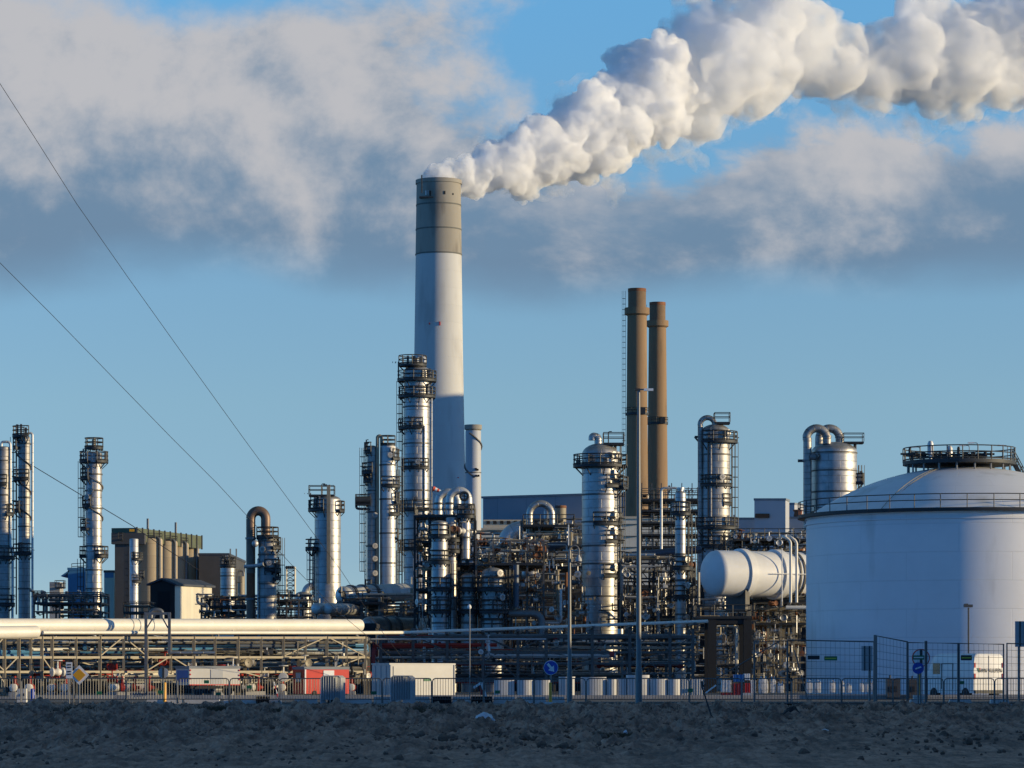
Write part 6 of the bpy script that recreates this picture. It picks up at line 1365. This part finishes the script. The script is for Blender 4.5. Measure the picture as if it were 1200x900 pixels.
def plume_mesh(i0, i1, seed, k1, k2, k3, step, grow=1.0, PATH=PATH):
    rnd = random.Random(seed); vs, fs = ico(2); m = MB()

    def blob(c, r):
        b = len(m.v); q = (rnd.uniform(.85, 1.15), rnd.uniform(.85, 1.15), rnd.uniform(.85, 1.15))
        m.v += [c + Vector((v.x * q[0], v.y * q[1], v.z * q[2])) * r for v in vs]
        for f in fs: m._f([b + i for i in f])

    def rdir():
        while True:
            d = Vector((rnd.uniform(-1, 1), rnd.uniform(-1, 1), rnd.uniform(-1, 1)))
            if 0.1 < d.length < 1: return d.normalized()
    for i in range(i0, i1):
        a, b = PATH[i], PATH[i + 1]; L = math.hypot(b[0] - a[0], b[1] - a[1]); n = max(1, int(L / (step * (a[2] + b[2]) / 2)))
        for j in range(n):
            t = j / n; px_ = a[0] + (b[0] - a[0]) * t; R = (a[2] + (b[2] - a[2]) * t) * grow * (PLUME_D + (px_ - 514) * PLUME_D / F * 0.75) / F; c = plume_at(a[0] + (b[0] - a[0]) * t, a[1] + (b[1] - a[1]) * t)
            if i == 0 and j == 0: blob(c + Vector((0, 0, -1.5)), R * 0.95)
            for _ in range(k1):
                d = rdir(); r1 = R * rnd.uniform(.42, .62); p1 = c + d * (R - r1) * rnd.uniform(.65, 1.05); blob(p1, r1)
                for _ in range(k2):
                    e = (rdir() + d * 0.8).normalized(); r2 = r1 * rnd.uniform(.26, .50); p2 = p1 + e * (r1 * rnd.uniform(.72, .98)); blob(p2, r2)
                    for _ in range(k3):
                        g = (rdir() + e * 0.9).normalized(); r3 = r2 * rnd.uniform(.35, .55); blob(p2 + g * r2 * rnd.uniform(.8, 1.0), r3)
    return m


def vol_mat(name, dens, col, aniso, nscale=None, lo=0.40, hi=0.60, step=0.12):
    mt = bpy.data.materials.new(name); mt.use_nodes = True; n = mt.node_tree.nodes; n.clear()
    o = n.new('ShaderNodeOutputMaterial'); v = n.new('ShaderNodeVolumePrincipled'); v.inputs['Density'].default_value = dens
    v.inputs['Color'].default_value = (*col, 1); v.inputs['Anisotropy'].default_value = aniso
    if nscale:
        L = mt.node_tree.links; tc = n.new('ShaderNodeTexCoord'); nz = n.new('ShaderNodeTexNoise'); nz.inputs['Scale'].default_value = nscale; nz.inputs['Detail'].default_value = 5; nz.inputs['Roughness'].default_value = 0.6
        L.new(tc.outputs['Object'], nz.inputs['Vector']); r = n.new('ShaderNodeMapRange'); r.inputs['From Min'].default_value = lo; r.inputs['From Max'].default_value = hi; r.inputs['To Max'].default_value = dens; L.new(nz.outputs['Fac'], r.inputs['Value']); L.new(r.outputs[0], v.inputs['Density'])
        mt.cycles.volume_step_rate = step
    mt.node_tree.links.new(v.outputs[0], o.inputs['Volume']); return mt


def soften(o, vox, amp, size, amp2, size2, seed):
    r = o.modifiers.new('merge', 'REMESH'); r.mode = 'VOXEL'; r.voxel_size = vox; r.use_smooth_shade = True
    for k, (a, sz) in enumerate(((amp, size), (amp2, size2))):
        tx = bpy.data.textures.new('puff', 'CLOUDS'); tx.noise_scale = sz; tx.noise_depth = 3; tx.noise_basis = 'ORIGINAL_PERLIN'
        d = o.modifiers.new('puff', 'DISPLACE'); d.texture = tx; d.strength = a; d.mid_level = 0.5; d.texture_coords = 'LOCAL'
    r2 = o.modifiers.new('clean', 'REMESH'); r2.mode = 'VOXEL'; r2.voxel_size = vox; r2.use_smooth_shade = True


base = P(514, 212, PLUME_D)
plume = thing('steam_plume', tuple(base), 'long white billowing plume of steam trailing from the tallest chimney', 'steam plume')
d1 = plume_mesh(0, 8, 5, 5, 8, 5, 0.42).build('dense_steam', vol_mat('steam_dense', 0.60, (0.996, 0.996, 0.997), 0.0, 0.30, 0.37, 0.54, 0.08), plume, smooth=180)
soften(d1, 0.5, 1.8, 2.2, 0.9, 0.8, 1)
d2 = plume_mesh(8, 19, 11, 5, 4, 2, 0.45).build('drifting_steam', vol_mat('steam_thin', 0.34, (0.993, 0.993, 0.995), 0.0, 0.10, 0.42, 0.60, 0.14), plume, smooth=180)
soften(d2, 1.1, 4.5, 6.0, 2.2, 2.0, 2)

w1 = plume_mesh(2, 19, 31, 5, 3, 1, 0.5, 1.14).build('steam_veil', vol_mat('steam_veil', 0.10, (0.99, 0.99, 0.992), 0.0, 0.14, 0.50, 0.66, 0.14), plume, smooth=180)
soften(w1, 1.2, 5.0, 5.0, 2.5, 2.0, 3)
WISP = [(648, 205, 16), (662, 222, 13), (668, 232, 7)], [(700, 190, 20), (716, 212, 20), (724, 228, 14), (716, 243, 8)], [(800, 170, 22), (818, 185, 18), (826, 196, 9)]
for k, wp in enumerate(WISP):
    w2 = plume_mesh(0, len(wp) - 1, 40 + k, 4, 3, 1, 0.4, 1.0, wp).build('steam_wisp', vol_mat('steam_wisp', 0.10, (0.99, 0.99, 0.992), 0.0, 0.25, 0.44, 0.62, 0.2), plume, smooth=180); soften(w2, 0.9, 3.5, 3.0, 2.0, 1.2, 4)
# ------------------------------------------------------------------ overhead cables
def cable(label, pts, r=.018):
    tag(MB().tube(pts, r, 5).build('overhead_cable', M['wire']), label, 'cable')


def sag(pixels, D0, D1):
    x0, x1 = pixels[0][0], pixels[-1][0]; return [P(x, y, D0 + (D1 - D0) * (x - x0) / (x1 - x0)) for x, y in pixels]


cable('upper of two long cables slanting down across the left sky', sag([(-40, 47), (0, 98), (40, 160), (90, 239), (150, 325), (215, 416), (285, 513), (365, 622), (400, 669), (440, 730), (477, 778)], 190, 262))
cable('lower of two long cables slanting down across the left sky', sag([(-40, 268), (0, 308), (60, 368), (130, 440), (200, 512), (255, 567), (290, 605), (340, 660), (395, 716), (430, 745), (464, 775)], 190, 260))
cable('short cable from the left columns down to the silo roof', sag([(20, 534), (42, 548), (100, 583), (155, 616), (190, 640), (233, 668)], 600, 606), .07)
